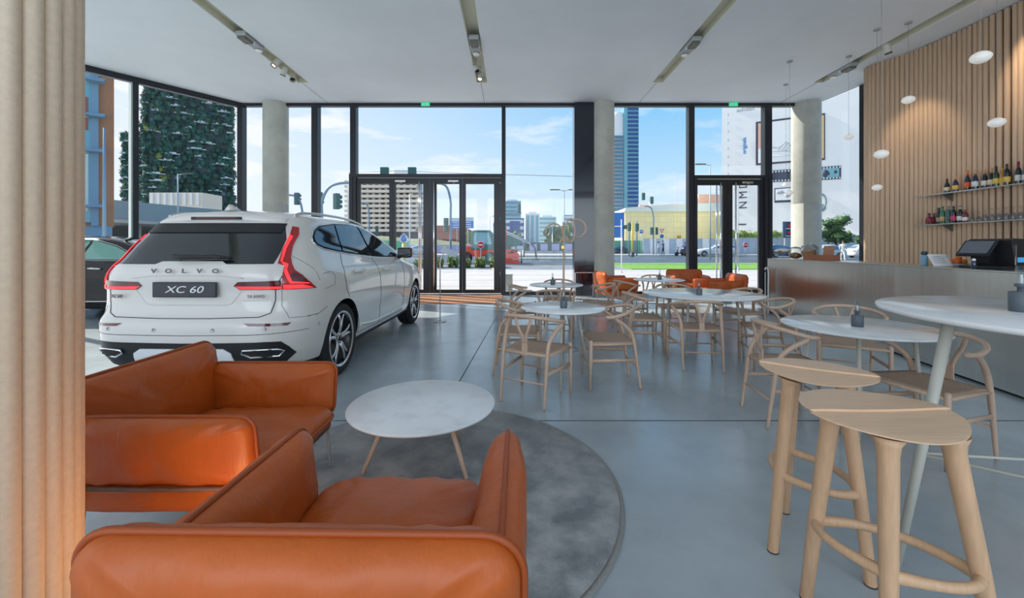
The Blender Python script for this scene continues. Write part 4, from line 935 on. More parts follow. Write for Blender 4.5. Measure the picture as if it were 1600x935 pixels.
m = MB(); m.prism([(.12, .02), (.06, .29), (.10, .305), (.34, .295), (.44, .02)], -.15, .19, M=YZ); m.build('rear_cover', 'black_plastic', t)
m = MB(); m.box((.196, .20, .09), (.012, .12, .05), bv=.002); m.build('customer_display', mat('screen_blue', (.05, .2, .5), .2, emit=(.08, .38, .75), estr=.6), t)
m = MB(); m.box((.196, .11, .14), (.008, .012, .20), M=Matrix.Rotation(.0, 4, 'X')); m.build('bracket', 'steel', t)
x, y = onc(1640, .50); t = thing('receipt_printer', 'black receipt printer behind the cash register', 'printer', (x, y, CT), .2); m = MB(); m.box((0, 0, .11), (.14, .18, .22), bv=.015); m.build('body', 'black_plastic', t); m = MB(); m.box((0, -.092, .16), (.09, .004, .06)); m.build('paper_slot', 'white', t)
x, y = onc(1468, .2); t = thing('menu_card', 'white menu card leaning on a stand on the bar counter', 'menu', (x, y, CT), .1)
Mm = Matrix.Translation((0, 0, .062)) @ Matrix.Rotation(-.5, 4, 'X'); Mm = Matrix.Translation((0, 0, .008)) @ Mm; m = MB(); m.box((0, 0, 0), (.24, .006, .15), M=Mm); m.build('card', 'white', t)
m = MB()
for i in range(4): m.box((-.02, -.0035, .045-i*.025), (.16 if i else .09, .001, .006), M=Mm)
m.build('print', 'wire', t)
m = MB(); m.box((0, .045, .05), (.24, .004, .10), M=Matrix.Rotation(.3, 4, 'X')); m.build('stand', 'table_glass', t)
x, y = onc(1444, .2); t = thing('spray_bottle', 'small blue bottle with dark cap on the bar counter', 'bottle', (x, y, CT)); m = MB(); m.lathe([(0, 0), (.033, 0), (.035, .01), (.028, .06), (.034, .11), (.016, .13), (0, .13)], n=18); m.build('body', mat('pale_blue', (.25, .45, .60), .3), t); m = MB(); m.lathe([(.02, .13), (.032, .135), (.032, .165), (.02, .17), (0, .17)], n=16); m.build('cap', 'b_navy', t)
x, y = onc(1497, .40); t = thing('fruit_bowl', 'bowl of oranges beside the menu card', 'bowl', (x, y, CT)); m = MB(); m.lathe([(0, .004), (.05, .004), (.085, .035), (.088, .035), (.052, 0), (0, 0)], n=24); m.build('bowl', 'gear_grey', t)
for i in range(6):
    a = i*PI/2.5; o = MB(); rr = .045 if i < 5 else 0; o.ell((0, 0, 0), (.031, .031, .030), 12, 8); f = o.build('orange', mat('orange_skin', (.75, .16, .02), .5, bump=.2, bscale=200) if 'orange_skin' not in MATS else 'orange_skin'); f.location = (x+rr*math.cos(a), y+rr*math.sin(a), CT+.055+(.03 if i == 5 else 0)); tag(f, 'orange lying in the fruit bowl on the bar counter', 'orange', 'oranges in the bowl')
x, y = onc(1521, .1); t = thing('dispenser', 'small dark dispenser with white top left of the cash register', 'dispenser', (x, y, CT)); m = MB(); m.lathe([(0, 0), (.02, 0), (.02, .07), (.01, .08), (0, .08)], n=14); m.build('body', 'b_navy', t); m = MB(); m.ell((0, 0, .09), (.016, .016, .015), 10, 8); m.build('top', 'white', t)
x, y = onc(1223, .18); t = thing('cake_stand', 'glass cake stand with buns under a white cloth at the far end of the counter', 'cake stand', (x, y, CT)); m = MB(); m.lathe([(0, 0), (.07, 0), (.015, .02), (.014, .09), (.16, .11), (.165, .12), (0, .116)], n=28); m.build('pedestal', 'table_glass', t); m = MB(); m.ell((0, 0, .16), (.15, .14, .04), 20, 8, bumpy=.15); m.build('cloth', 'white', t)
for i in range(5):
    a = i*1.25; m = MB(); m.ell((0, 0, 0), (.038, .034, .022), 10, 8, bumpy=.2, seed=i); f = m.build('bun', mat('bun', (.50, .26, .10), .6) if 'bun' not in MATS else 'bun'); f.location = (x+.12*math.cos(a), y+.12*math.sin(a), CT+.146); tag(f, 'brown bun on the rim of the glass cake stand', 'bun', 'buns on the cake stand')
x, y = onc(1243, .2); t = thing('cookie_jar', 'glass jar of brown biscuits on the counter', 'jar', (x, y, CT)); m = MB(); m.lathe([(0, .002), (.095, .002), (.11, .03), (.11, .12), (.075, .16), (.075, .20), (.072, .20), (.072, .16), (.105, .12), (.105, .03), (0, .006)], n=26); m.build('glass', 'table_glass', t); m = MB(); m.ell((0, 0, .065), (.098, .098, .055), 18, 10, bumpy=.35); m.build('biscuits', mat('biscuit', (.30, .10, .04), .7, var=.3, vscale=40, bump=.8, bscale=60), t); m = MB(); m.lathe([(.078, .20), (.08, .22), (.02, .235), (0, .24)], n=20); m.build('lid', 'gear_grey', t)
x, y = onc(1283, .2); t = thing('cardboard_box', 'open brown cardboard box on the counter with its lid up', 'box', (x, y, CT), .15); m = MB(); m.box((0, 0, .045), (.42, .30, .09)); m.build('tray', mat('cardboard', (.35, .13, .07), .8), t); m = MB(); m.box((.12, -.0, .15), (.20, .012, .20), M=Matrix.Rotation(.15, 4, 'X')); m.build('lid', mat('cardboard_light', (.45, .24, .15), .8), t)
x, y = onc(1264, .28); t = thing('wrapped_bread', 'loaf in crumpled clear wrapping on the counter', 'bread', (x, y, CT)); m = MB(); m.ell((0, 0, .12), (.12, .10, .09), 18, 12, bumpy=.2, seed=4); m.build('loaf', 'bun', t); m = MB(); m.ell((.01, 0, .165), (.14, .12, .12), 18, 12, bumpy=.45, seed=9); m.build('wrapping', mat('wrap', (.60, .66, .72), .2, coat=1) and glass('wrap_film', (.75, .8, .85), 2.0), t)
m = MB(); x, y = onc(1207, .1); 
# ---- pendant lamps
def pendant(x, y, z, w_, label, glow=.0):
    t = thing('pendant_lamp', label, 'pendant lamp', (x, y, CEIL), 0, 'white pebble shaped pendant lamps')
    m = MB(); m.lathe([(0, 0), (.055, 0), (.055, -.022), (.01, -.028), (0, -.028)], n=24); m.build('canopy', 'wire', t)
    m = MB(); m.cyl((0, 0, -.02), (0, 0, z-CEIL+w_*.36), .0028, n=6); m.build('cord', 'wire', t)
    m = MB(); m.lathe([(.012, z-CEIL+w_*.31), (.012, z-CEIL+w_*.42), (.006, z-CEIL+w_*.44), (0, z-CEIL+w_*.44)], n=12); m.build('socket', 'steel', t)
    m = MB(); m.ell((0, 0, z-CEIL), (w_/2, w_/2, w_*.36), 28, 14, bumpy=.06); m.build('lamp_shade', 'pendant_glass', t)
pendant(5.55, 4.85, 3.58, .19, 'large white pendant lamp at top right, in front of the ribbed wall')
pendant(7.10, 6.0, 3.16, .19, 'white pendant lamp above the bottles at the far right')
pendant(7.16, 7.4, 4.0, .19, 'white pendant lamp hanging highest near the left part of the ribbed wall')
pendant(7.15, 8.7, 3.68, .17, 'grey looking pendant lamp seen against the bright billboard')
pendant(5.50, 6.1, 2.72, .18, 'white pendant lamp just left of the ribbed wall, third from the right')
pendant(6.80, 7.63, 2.45, .16, 'lowest white pendant lamp at the edge of the ribbed wall')
pendant(6.82, 10.2, 2.90, .145, 'small pendant lamp in front of the framed photo on the billboard')
pendant(6.06, 8.94, 2.53, .14, 'small pendant lamp beside the right concrete column')
# ---- info stand
t = thing('info_stand', 'slim steel stand with a tilted white panel in front of the entrance doors', 'stand', (-1.29, 7.35, 0))
m = MB(); m.lathe([(0, 0), (.12, 0), (.12, .008), (.01, .014), (0, .014)], n=30); m.build('base', 'steel', t)
m = MB(); m.tube(catmull([(0, 0, .01), (0, 0, .6), (0, 0, 1.0), (.005, 0, 1.08), (.05, 0, 1.20), (.09, 0, 1.27)], 5), .011, 10); m.build('pole', 'steel', t)
m = MB(); m.box((0, 0, 0), (.30, .20, .008), M=Matrix.Translation((.17, 0, 1.25)) @ Matrix.Rotation(.35, 4, 'Y') @ Matrix.Rotation(.5, 4, 'X'), bv=.002); m.build('panel', 'pale_blue_white' if 'pale_blue_white' in MATS else mat('pale_blue_white', (.55, .68, .82), .3), t)
# ---- coat stand
t = thing('coat_stand', 'pale bentwood coat stand with open rings between the cafe tables', 'coat stand', (.675, 5.35, 0))
m = MB(); m.tube([(0, 0, 0), (0, 0, 1.66)], [.016, .012], 12); m.build('pole', 'pale_wood', t)
m = MB(); m.lathe([(0, 0), (.19, 0), (.19, .008), (.02, .014), (0, .014)], n=36); m.build('base', 'gear_grey', t)
def hoop(c, rx, rz_, az, a0=0, a1=2*PI):
    P = [(c[0]+rx*math.cos(a)*math.cos(az), c[1]+rx*math.cos(a)*math.sin(az), c[2]+rz_*math.sin(a)) for a in [a0+(a1-a0)*i/30 for i in range(31)]]
    m = MB(); m.tube(P, .011, 10); m.build('ring_hook', 'pale_wood', t)
hoop((-.125, 0, 1.50), .118, .14, .15, -.9, PI+.4-.4); hoop((-.0, .0, 1.50), .0, .0, 0) if False else None
hoop((.085, -.02, 1.55), .075, .15, .55, -2.6, 2.9); hoop((.17, .06, 1.58), .13, .12, -.2, -1.6, 2.2)
m = MB(); m.box((-.012, 0, 1.33), (.04, .03, .05), bv=.006); m.build('clamp', mat('brass', (.65, .42, .12), .3, metal=1), t)
# ---- doormat
m = MB(); m.box(((PX(520, W)-.26)/2, 10.55, .008), (-.26-PX(520, W), 1.70, .014), bv=.004); o = m.build('doormat', 'doormat'); tag(o, 'wide terracotta doormat inside the double entrance door', 'doormat')
# ---- framed black panel and small post by the glass
t = thing('framed_panel', 'black framed board leaning by the dark cladding next to the middle column', 'board', (PX(914, 11.0), 11.15, 0)); m = MB(); m.box((0, 0, .33), (.46, .03, .62)); m.build('board', 'black_panel', t)
m = MB()
for a, b, c_, d in ((0, .01, .50, .02), (0, .655, .50, .02), (-.24, .33, .02, .66), (.24, .33, .02, .66)): m.box((a, -.012, b), (c_, .04, d))
m.build('frame', 'steel', t)
t = thing('queue_post', 'white tubular rail at the left end of the steel counter', 'rail', (5.12, 8.25, 0)); m = MB(); m.tube(catmull([(.04, 0, 0), (.04, 0, .5), (.04, 0, .85), (.0, 0, .93), (-.03, 0, .88)], 4), .012, 8); m.build('tube', 'white', t); m = MB(); m.tube([(-.02, 0, 0), (-.02, 0, .84)], .007, 8); m.build('rod', 'white', t)
t = thing('planter_box', 'small grey square bollard outside the glass right of the entrance doors', 'bollard', (PX(795, 13), 13, 0)); m = MB(); m.box((0, 0, .24), (.24, .24, .48), bv=.01); m.build('block', 'concrete', t)
m = MB(); m.box((0, 0, .485), (.26, .26, .02), bv=.005); m.build('cap', 'gear_grey', t)
# =================================================================== OUTSIDE
mat('paving', (.52, .51, .50), .8, var=.08, vscale=.5); mat('paving_dark', (.22, .25, .28), .8, var=.1, vscale=.5); mat('asphalt', (.065, .10, .14), .7, var=.15, vscale=.4); mat('lawn', (.16, .36, .05), .95, var=.25, vscale=3, bump=.5, bscale=20)
mat('earth', (.45, .45, .42), .9); mat('road_line', (.75, .76, .78), .7)
mat('leaf', (.045, .12, .03), .6, var=.4, vscale=1.2); mat('leaf_light', (.16, .24, .05), .6, var=.4, vscale=2); mat('leaf_blue', (.022, .10, .075), .7, var=.5, vscale=.12); mat('leaf_sun_tint', (.16, .22, .05), .7, var=.4, vscale=.2); mat('bark', (.10, .07, .05), .8)
mat('facade_white', (.78, .80, .82), .6); mat('facade_grey', (.20, .29, .33), .5); mat('tower_dark', (.02, .05, .055), .4); mat('slab_white', (.55, .66, .72), .6)
mat('glass_blue', (.05, .17, .28), .15, coat=.5, spec=.8); mat('glass_teal', (.16, .42, .50), .12, coat=.5); mat('deep_blue', (.02, .08, .26), .3); mat('terracotta', (.42, .19, .09), .7, var=.15, vscale=3, stretch=(5, 5, .3)); mat('steel_blue', (.18, .32, .44), .4)
mat('beige_slab', (.74, .67, .57), .8); mat('dark_void', (.05, .055, .06), .8); mat('yellow_panel', (.78, .70, .36), .6); mat('roof_pale', (.62, .70, .66), .5); mat('hoard_blue', (.38, .48, .58), .5, var=.1, vscale=2); mat('hoard_purple', (.36, .38, .60), .5); mat('hoard_green', (.10, .42, .25), .5); mat('hoard_dark', (.02, .09, .08), .5)
mat('sign_blue', (.01, .18, .60), .4); mat('sign_red', (.70, .02, .05), .4); mat('barrier_red', (.80, .09, .05), .4); mat('cab_green', (.05, .20, .17), .4); mat('signal_teal', (.02, .10, .10), .5); mat('pole_blue', (.16, .26, .36), .5); mat('pole_grey', (.45, .50, .54), .5); mat('yellow', (.80, .60, .03), .4); mat('brick_red', (.35, .12, .09), .8)
mat('skin', (.55, .32, .22), .6); mat('cloth_blue', (.04, .08, .30), .8); mat('cloth_white', (.75, .74, .74), .8); mat('cloth_dark', (.03, .04, .07), .8); mat('hair', (.04, .025, .015), .7); mat('poster_dark', (.03, .07, .16), .4); mat('film_dark', (.04, .05, .09), .5); mat('peach', (.85, .50, .36), .6); mat('amber', (.85, .55, .22), .6); mat('frame_dark', (.05, .05, .09), .5); mat('sketch_grey', (.42, .46, .52), .6)
mat('street_car_white', (.75, .78, .80), .3, coat=1); mat('street_car_dark', (.02, .04, .08), .3, coat=1); mat('street_car_silver', (.45, .52, .58), .3, coat=1)
def gz(d): return float(np.interp(d, [25.5, 56, 62], [0, .42, .46]))
def ST(name, mb, m): return mb.build(name, m, kind='structure')
def strip(name, x0, x1, d0, d1, m, dz=0):
    b = MB(); n_ = max(1, int((d1-d0)/6)); vs = []; fs = []
    ys = [d0+(d1-d0)*i/n_ for i in range(n_+1)]
    for y in ys:
        for x in (x0, x1): vs.append((x, y, gz(y)+dz))
    for y in ys:
        for x in (x0, x1): vs.append((x, y, gz(y)+dz-.3))
    K = 2*len(ys)
    for i in range(n_): fs.append((2*i, 2*i+1, 2*i+3, 2*i+2)); fs.append((K+2*i+2, K+2*i+3, K+2*i+1, K+2*i)); fs.append((2*i, 2*i+2, K+2*i+2, K+2*i)); fs.append((2*i+3, 2*i+1, K+2*i+1, K+2*i+3))
    fs.append((1, 0, K, K+1)); fs.append((2*n_, 2*n_+1, K+2*n_+1, K+2*n_)); b.add(vs, fs, False); return ST(name, b, m)
strip('pavement', -60, 70, W+.12, 25.2, 'paving', -.012); strip('pavement', -60, LX1-.5, -20, W+.1, 'paving', -.02); strip('pavement', 9.3, 70, -20, W+.1, 'paving', -.02)
strip('pavement_edge', -60, 70, 25.2, 31, 'paving_dark', -.01); strip('lawn', PX(958, 30), 70, 25.4, 33, 'lawn', .03)
strip('road', -120, 160, 31, 54, 'asphalt', -.01); strip('far_pavement', -120, 160, 54, 62, 'paving', .05); strip('ground', -700, 900, 62, 1500, 'earth', -.01)
b = MB()
for y in (14.2, 17.0, 20.2, 23.5): b.box((0, y, -.010), (130, .03, .004))
ST('paving_joints', b, 'paving_dark')
b = MB(); b.box((-5, 30.9, .06), (80, .25, .14)); ST('kerb', b, 'concrete')
b = MB(); b.box((PX(845, 41), 41, gz(41)+.06), (8, 2.2, .16), bv=.05); b.box((PX(860, 49), 49, gz(49)+.06), (14, 1.6, .16), bv=.05); ST('traffic_island', b, 'concrete')
b = MB()
for k in range(-6, 10): b.box((k*5, 43, gz(43)-.006), (2.4, .14, .008))
ST('lane_marking', b, 'road_line')
# ---- foliage helpers
def blob(m, c, r, seed, n=10, k=7, bump=.7): m.ell(c, r, n, k, bumpy=bump, seed=seed)
def leaves(m, c, r, num, size, rnd):
    for _ in range(num):
        d = Vector((rnd.gauss(0, 1), rnd.gauss(0, 1), rnd.gauss(0, 1))).normalized()*rnd.uniform(.55, 1.0)**.5
        p = Vector((c[0]+d.x*r[0], c[1]+d.y*r[1], c[2]+d.z*r[2])); a = Vector((rnd.uniform(-1, 1), rnd.uniform(-1, 1), rnd.uniform(-1, 1))).normalized(); b_ = a.orthogonal().normalized(); s = size*rnd.uniform(.6, 1.3)
        m.add([p-a*s, p+b_*s*.45, p+a*s, p-b_*s*.45], [(0, 1, 2, 3)], False)
def tree(name, label, x, y, z, h, cr, lm='leaf', seed=0, trunk=.35, num=900, size=.16, cat='tree', group=None):
    rnd = random.Random(seed); t = thing(name, label, cat, (x, y, z), 0, group)
    m = MB(); m.tube([(0, 0, 0), (.05*cr, 0, h*trunk), (0, .1*cr, h*.75)], [h*.022, h*.017, h*.006], 8)
    for k in range(5): a = k*1.26+seed; m.tube([(0, 0, h*trunk*1.05), (cr*.45*math.cos(a), cr*.45*math.sin(a), h*.68)], [h*.01, h*.004], 6)
    m.build('trunk', 'bark', t)
    m = MB(); nb = 14
    for k in range(nb):
        a = k*2.4+seed; q = math.sqrt(rnd.uniform(0, 1))*cr*.62; zz = h*(trunk+(1-trunk)*rnd.uniform(.18, .85)); rr = cr*rnd.uniform(.28, .45)
        c = (q*math.cos(a), q*math.sin(a), zz); leaves(m, c, (rr, rr, rr*.85), num//nb, size, rnd); blob(m, c, (rr*.62, rr*.62, rr*.5), seed+k)
    m.build('foliage', lm, t, 'stuff'); return t
# ---- planted tower seen through the left glass
def planted_tower(label, pxl, pxr, d, ptop, pbot, seed, nfl):
    rnd = random.Random(seed); x0, x1 = PX(pxl, d), PX(pxr, d); zt = PZ(ptop, d); cx_ = (x0+x1)/2; wd_ = (x1-x0); rot = .5
    t = thing('apartment_tower', label, 'tower', (cx_, d+12, 0), rot); hw = wd_*.36; dp = 14
    m = MB(); m.box((0, 0, zt/2), (hw*2, dp*2, zt)); m.build('core', 'tower_dark', t)
    fh = zt/nfl; m = MB()
    for f in range(nfl):
        z = f*fh+fh*.55
        for k in range(7):
            x = -hw*.9+hw*1.8*k/6
            if rnd.random() < .55: m.box((x, -dp-.05, z), (wd_*.045, .2, fh*.5))
        for k in range(4):
            y = -dp*.8+dp*1.6*k/3
            if rnd.random() < .5: m.box((hw+.05, y, z), (.2, 2, fh*.5)); m.box((-hw-.05, y, z), (.2, 2, fh*.5))
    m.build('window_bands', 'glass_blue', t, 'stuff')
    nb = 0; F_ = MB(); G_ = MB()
    for f in range(nfl):
        z = (f+1)*fh-.4
        for k in range(4):
            if rnd.random() < .84:
                side = rnd.choice((0, 0, 0, 1, 2)); L = rnd.uniform(5, 9.5)
                if side == 0: c = (rnd.uniform(-hw, hw), -dp-1.4); s_ = (L, 3.0)
                elif side == 1: c = (hw+1.4, rnd.uniform(-dp, dp*.4)); s_ = (3.0, L)
                else: c = (-hw-1.4, rnd.uniform(-dp, dp*.4)); s_ = (3.0, L)
                if nb < 90:
                    m = MB(); m.box((0, 0, 0), (s_[0], s_[1], .42)); m.box((0, -s_[1]/2+.1 if side == 0 else 0, .55), (s_[0]*.45 if side == 0 else .2, .2 if side == 0 else s_[1]*.4, .9)); o = m.build('balcony', 'slab_white', t); o.location = (c[0], c[1], z); nb += 1
                for q in range(3):
                    u = rnd.uniform(-.5, .5); p = (c[0]+(u*s_[0] if side == 0 else rnd.uniform(-1, 1)), c[1]+(u*s_[1] if side else rnd.uniform(-1.2, .2)), z+rnd.uniform(1.2, 2.8)); r_ = rnd.uniform(1.4, 2.6)
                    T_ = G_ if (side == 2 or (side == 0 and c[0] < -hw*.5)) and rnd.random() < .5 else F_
                    leaves(T_, p, (r_, r_, r_*1.15), 26, .75, rnd); blob(T_, p, (r_*.6, r_*.6, r_*.75), f*7+q, 7, 5)
        for q in range(18):
            s = rnd.choice((-1, 1)); p = (s*(hw+rnd.uniform(.3, 2.6)), rnd.uniform(-dp-2, -dp+6), z+rnd.uniform(-.4, 2.6)); r_ = rnd.uniform(1.3, 2.7); leaves(F_, p, (r_, r_, r_*1.1), 24, .75, rnd); blob(F_, p, (r_*.6, r_*.6, r_*.7), q+f, 7, 5)
            p = (rnd.uniform(-hw, hw), -dp-rnd.uniform(.4, 2.6), z+rnd.uniform(-.6, 2.6)); r_ = rnd.uniform(1.3, 2.9); leaves(F_, p, (r_, r_, r_*1.1), 20, .75, rnd); blob(F_, p, (r_*.6, r_*.6, r_*.7), q+f+3, 7, 5)
    F_.build('foliage', 'leaf_blue', t, 'stuff'); G_.build('sun_tinted_foliage', 'leaf_sun_tint', t, 'stuff')  # lighter leaf colour paints sunlight onto clumps on the left side
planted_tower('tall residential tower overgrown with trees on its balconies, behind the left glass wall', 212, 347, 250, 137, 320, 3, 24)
planted_tower('lower tree covered tower just left of the taller planted tower', 184, 232, 330, 214, 320, 8, 19)
# ---- terracotta clad building and its steel frame
d = 60; x0 = PX(178, d)
t = thing('office_building', 'terracotta and glass building at the left edge behind the black car', 'building', (x0, d, 0), math.radians(44))
m = MB(); m.box((-2.0, 3, 18), (4.0, 6, 27)); m.build('cladding', 'terracotta', t)
m = MB(); m.box((-4.0, 3, 2.3), (7.6, 5.8, 4.6)); m.build('ground_floor', 'steel_blue', t)
m = MB(); m.box((-1.95, -.2, 18), (.75, .5, 27)); m.build('corner_strip', 'steel_blue', t)
m = MB(); m.box((-7, .3, 18), (9.4, 1.2, 26)); m.build('curtain_wall', 'glass_teal', t)
for k, py in enumerate((324, 239, 185, 131, 77)):
    z = PZ(py, d-1); m = MB(); m.box((-1.9, -1.2, z), (1.9, 1.4, .3)); m.box((-1.2, -1.3, z+.22), (.7, 1.2, .16)); m.build('sun_louvre', 'steel_blue', t)
    m = MB(); m.box((-7, -.35, z), (9, .15, .5)); m.build('transom', 'pole_grey', t)
for z0_, z1_ in ((332, 246), (210, 160)):
    m = MB(); m.box((-4.4, -.34, (PZ(z0_, d)+PZ(z1_, d))/2), (3.6, .08, PZ(z1_, d)-PZ(z0_, d))); m.build('panel', 'roof_pale' if z0_ == 332 else 'brick_red', t)
# ---- overpass
t = thing('overpass', 'grey road overpass running behind the left glass wall', 'bridge')
xa, ya, xb, yb_2 = PX(180, 68), 68, PX(376, 90), 90
for nme, z0_, z1_, m_, off, th in (('parapet', 6.1, 9.3, 'facade_grey', 0, .4), ('deck', 5.6, 6.1, 'concrete', 4, 9)):
    a = math.atan2(yb_2-ya, xb-xa); L = math.hypot(xb-xa, yb_2-ya); nx, ny = -math.sin(a), math.cos(a)
    m = MB(); m.box(((xa+xb)/2+(xb-xa)*.32+nx*off, (ya+yb_2)/2+(yb_2-ya)*.32+ny*off, (z0_+z1_)/2), (L*1.7, th, z1_-z0_), rz=a); m.build(nme, m_, t)
m = MB(); m.box(((xa+xb)/2+(xb-xa)*.32+nx*9, (ya+yb_2)/2+(yb_2-ya)*.32+ny*9, 2.9), (L*1.7, .4, 5.4), rz=a); m.build('underpass_shade_sheet', 'dark_void', t)  # near-black sheet, its colour stands in for the shade beneath the deck
for k in range(5):
    m = MB(); q = k/4; m.cyl((xa+(xb-xa)*q+nx*4, ya+(yb_2-ya)*q+ny*4, .2), (xa+(xb-xa)*q+nx*4, ya+(yb_2-ya)*q+ny*4, 5.6), .5, n=16); m.build('pier', 'concrete', t)
t = thing('low_building', 'low cream colonnaded building above the overpass', 'building', (PX(292, 120), 120, 0)); m = MB(); m.box((0, 0, PZ(304, 120)/2), (15, 8, PZ(304, 120))); m.build('wall', 'beige_slab', t)
for k in range(8): m = MB(); m.box((-6.5+k*1.85, -4.2, PZ(312, 120)-.4), (.7, .4, 3.4)); m.build('pilaster', 'facade_white', t)
# ---- apartment block under construction
d = 150
t = thing('apartment_block', 'large beige apartment block with many open floors, seen through the entrance doors', 'building', (0, d, .4))
x0, x1 = PX(540, d), PX(665, d); zt = PZ(286, d); zb = PZ(362, d); m = MB(); m.box(((x0+x1)/2, 8, zt/2-.2), (x1-x0-1.5, 14, zt)); m.build('core', 'dark_void', t)
nf_ = 10
for k in range(nf_+1):
    z = zb+(zt-zb)*k/nf_; m = MB(); m.box(((x0+x1)/2-(0 if k < 9 else 1.5), .4, z), (x1-x0-(0 if k < 9 else 3), 3.0, .95)); m.build('floor_slab', 'beige_slab', t)
for k in range(13):
    x = x0+1+(x1-x0-2)*k/12; m = MB(); m.box((x, 1.3, (zt+zb)/2), (.9, 2, zt-zb)); m.build('wall_pier', 'beige_slab', t)
m = MB(); m.box((x0+20, 3, zt+1.4), (5, 6, 2.6)); m.box((x1-8, 3, zt+2.2), (7, 6, 4.2)); m.build('roof_hut', 'facade_white', t)
# ---- low hill, roofs and hoardings
m = MB(); vs = []; fs = []; n_ = 40
for i in range(n_+1):
    x = -58+64*i/n_; h = 5.4*math.sin(PI*min(1, max(0, i/n_)))**.45*(.9+.15*noise.noise(Vector((i*.3, 0, 0))))-(3.0*i/n_)
    for j_, (dy, q) in enumerate(((0, 0), (5, .55), (10, 1), (30, 1), (34, 0))): vs.append((x, 82+dy, .4+h*q))
for i in range(n_):
    for j_ in range(4): fs.append((i*5+j_, (i+1)*5+j_, (i+1)*5+j_+1, i*5+j_+1))
m.add(vs, fs, True); ST('hill', m, 'olive' if 'olive' in MATS else mat('olive', (.22, .25, .15), .9, var=.2, vscale=.6))
t = thing('brick_building', 'low red roofed building behind the hill left of the road signs', 'building', (PX(697, 125), 125, 0)); m = MB(); m.box((0, 0, PZ(362, 125)/2), (15, 8, PZ(362, 125))); m.build('wall', 'brick_red', t); m = MB(); m.prism([(-8.5, 0), (8.5, 0), (5, 1.6), (-7, 1.6)], -4.5, 4.5, M=Matrix.Translation((0, 0, PZ(362, 125))) @ Matrix.Rotation(PI/2, 4, 'X')); m.build('roof', 'brick_red', t)
def hoarding(label, pxl, pxr, d, z0_, h, m_, n_, m2=None):
    t = thing('site_hoarding', label, 'hoarding', (0, d, z0_)); x0, x1 = PX(pxl, d), PX(pxr, d)
    for k in range(n_):
        m = MB(); w_ = (x1-x0)/n_; m.box((x0+w_*(k+.5), 0, h/2), (w_*.97, .08, h)); m.build('panel', m_ if (k % 2 == 0 or not m2) else m2, t)
    m = MB()
    for k in range(n_+1): m.box((x0+(x1-x0)*k/n_, .1, h/2), (.12, .1, h+.1))
    m.build('posts', 'pole_grey', t); return t
t = hoarding('lilac and white construction hoarding behind the entrance doors', 640, 745, 62, .46, 1.35, 'hoard_purple', 6, 'hoard_purple')
m = MB(); m.box((PX(692, 62), 0, .05), (PX(745, 62)-PX(640, 62), .12, .10)); m.build('red_skirting', 'sign_red', t); m = MB(); m.box((PX(694, 62), -.06, .8), (.5, .04, .7)); m.build('yellow_notice', 'yellow', t)
hoarding('green construction hoarding behind the front of the white car', 555, 640, 63, .46, 2.0, 'hoard_green', 6)
t = hoarding('dark green construction hoarding with blue posters behind the truck crane', 818, 900, 64, .46, 1.75, 'hoard_dark', 6)
for px in (833, 850, 868, 888): m = MB(); m.box((PX(px, 64), -.07, 1.0), (1.15, .05, 1.05)); m.build('poster', 'hoard_purple', t)
m = MB(); m.box((PX(858, 64), -.05, .25), (8, .1, .3)); m.build('rail', 'pole_grey', t)
t = hoarding('pale blue corrugated fence below the yellow building', 1005, 1128, 60, .46, 2.25, 'hoard_blue', 12, 'facade_white')
t = hoarding('pale blue corrugated fence below the white billboard', 1128, 1400, 58, .46, 2.30, 'hoard_blue', 26)
hoarding('green and grey construction fence behind the traffic lights', 960, 1005, 61, .46, 2.0, 'hoard_green', 5, 'facade_grey')
# ---- middle distance buildings
def block(name, label, pxl, pxr, d, ptop, m_, m2, nfl, nwin, dp=12, roof=None, rot=0, vert=False):
    x0, x1 = PX(pxl, d), PX(pxr, d); zt = PZ(ptop, d); t = thing(name, label, 'building', ((x0+x1)/2, d+dp/2, 0), rot); w_ = x1-x0
    m = MB(); m.box((0, 0, zt/2), (w_, dp, zt)); m.build('wall', m_, t)
    if vert:
        for k in range(nwin): m = MB(); m.box((-w_/2+w_*(k+.5)/nwin, -dp/2, zt*.5), (w_/nwin*.6, .3, zt*.9)); m.build('window_strip', m2, t)
    else:
        for k in range(nfl): m = MB(); z = zt*(k+.5)/nfl; m.box((0, -dp/2, z), (w_*.94, .3, zt/nfl*.5)); m.build('window_strip', m2, t)
    if roof: m = MB(); m.box((0, 0, zt+.6), (w_*.6, dp*.6, 1.2)); m.build('roof_plant', roof, t)
    return t
block('office_building', 'blue glass office tower right of the entrance doors', 786, 814, 240, 314, 'glass_teal', 'glass_blue', 12, 4, roof='facade_white')
t = block('office_building', 'deep blue office block with white bands in front of the blue glass tower', 786, 819, 200, 341, 'deep_blue', 'slab_white', 5, 4)
m = MB(); m.box((.6, -6.3, 10.5), (5.0, .3, 8)); m.build('blue_banner', 'deep_blue', t)
block('office_building', 'white office building with glazed stair strips in the distance', 821, 843, 210, 334, 'facade_white', 'glass_teal', 5, 3, vert=True, roof='facade_white')
block('office_building', 'pale green glass office building beside the white one', 842, 869, 230, 339, 'roof_pale', 'glass_teal', 8, 4, roof='facade_white')
block('office_building', 'tall slim far building behind the trees at the dark cladding', 881, 900, 320, 336, 'facade_grey', 'slab_white', 8, 4)
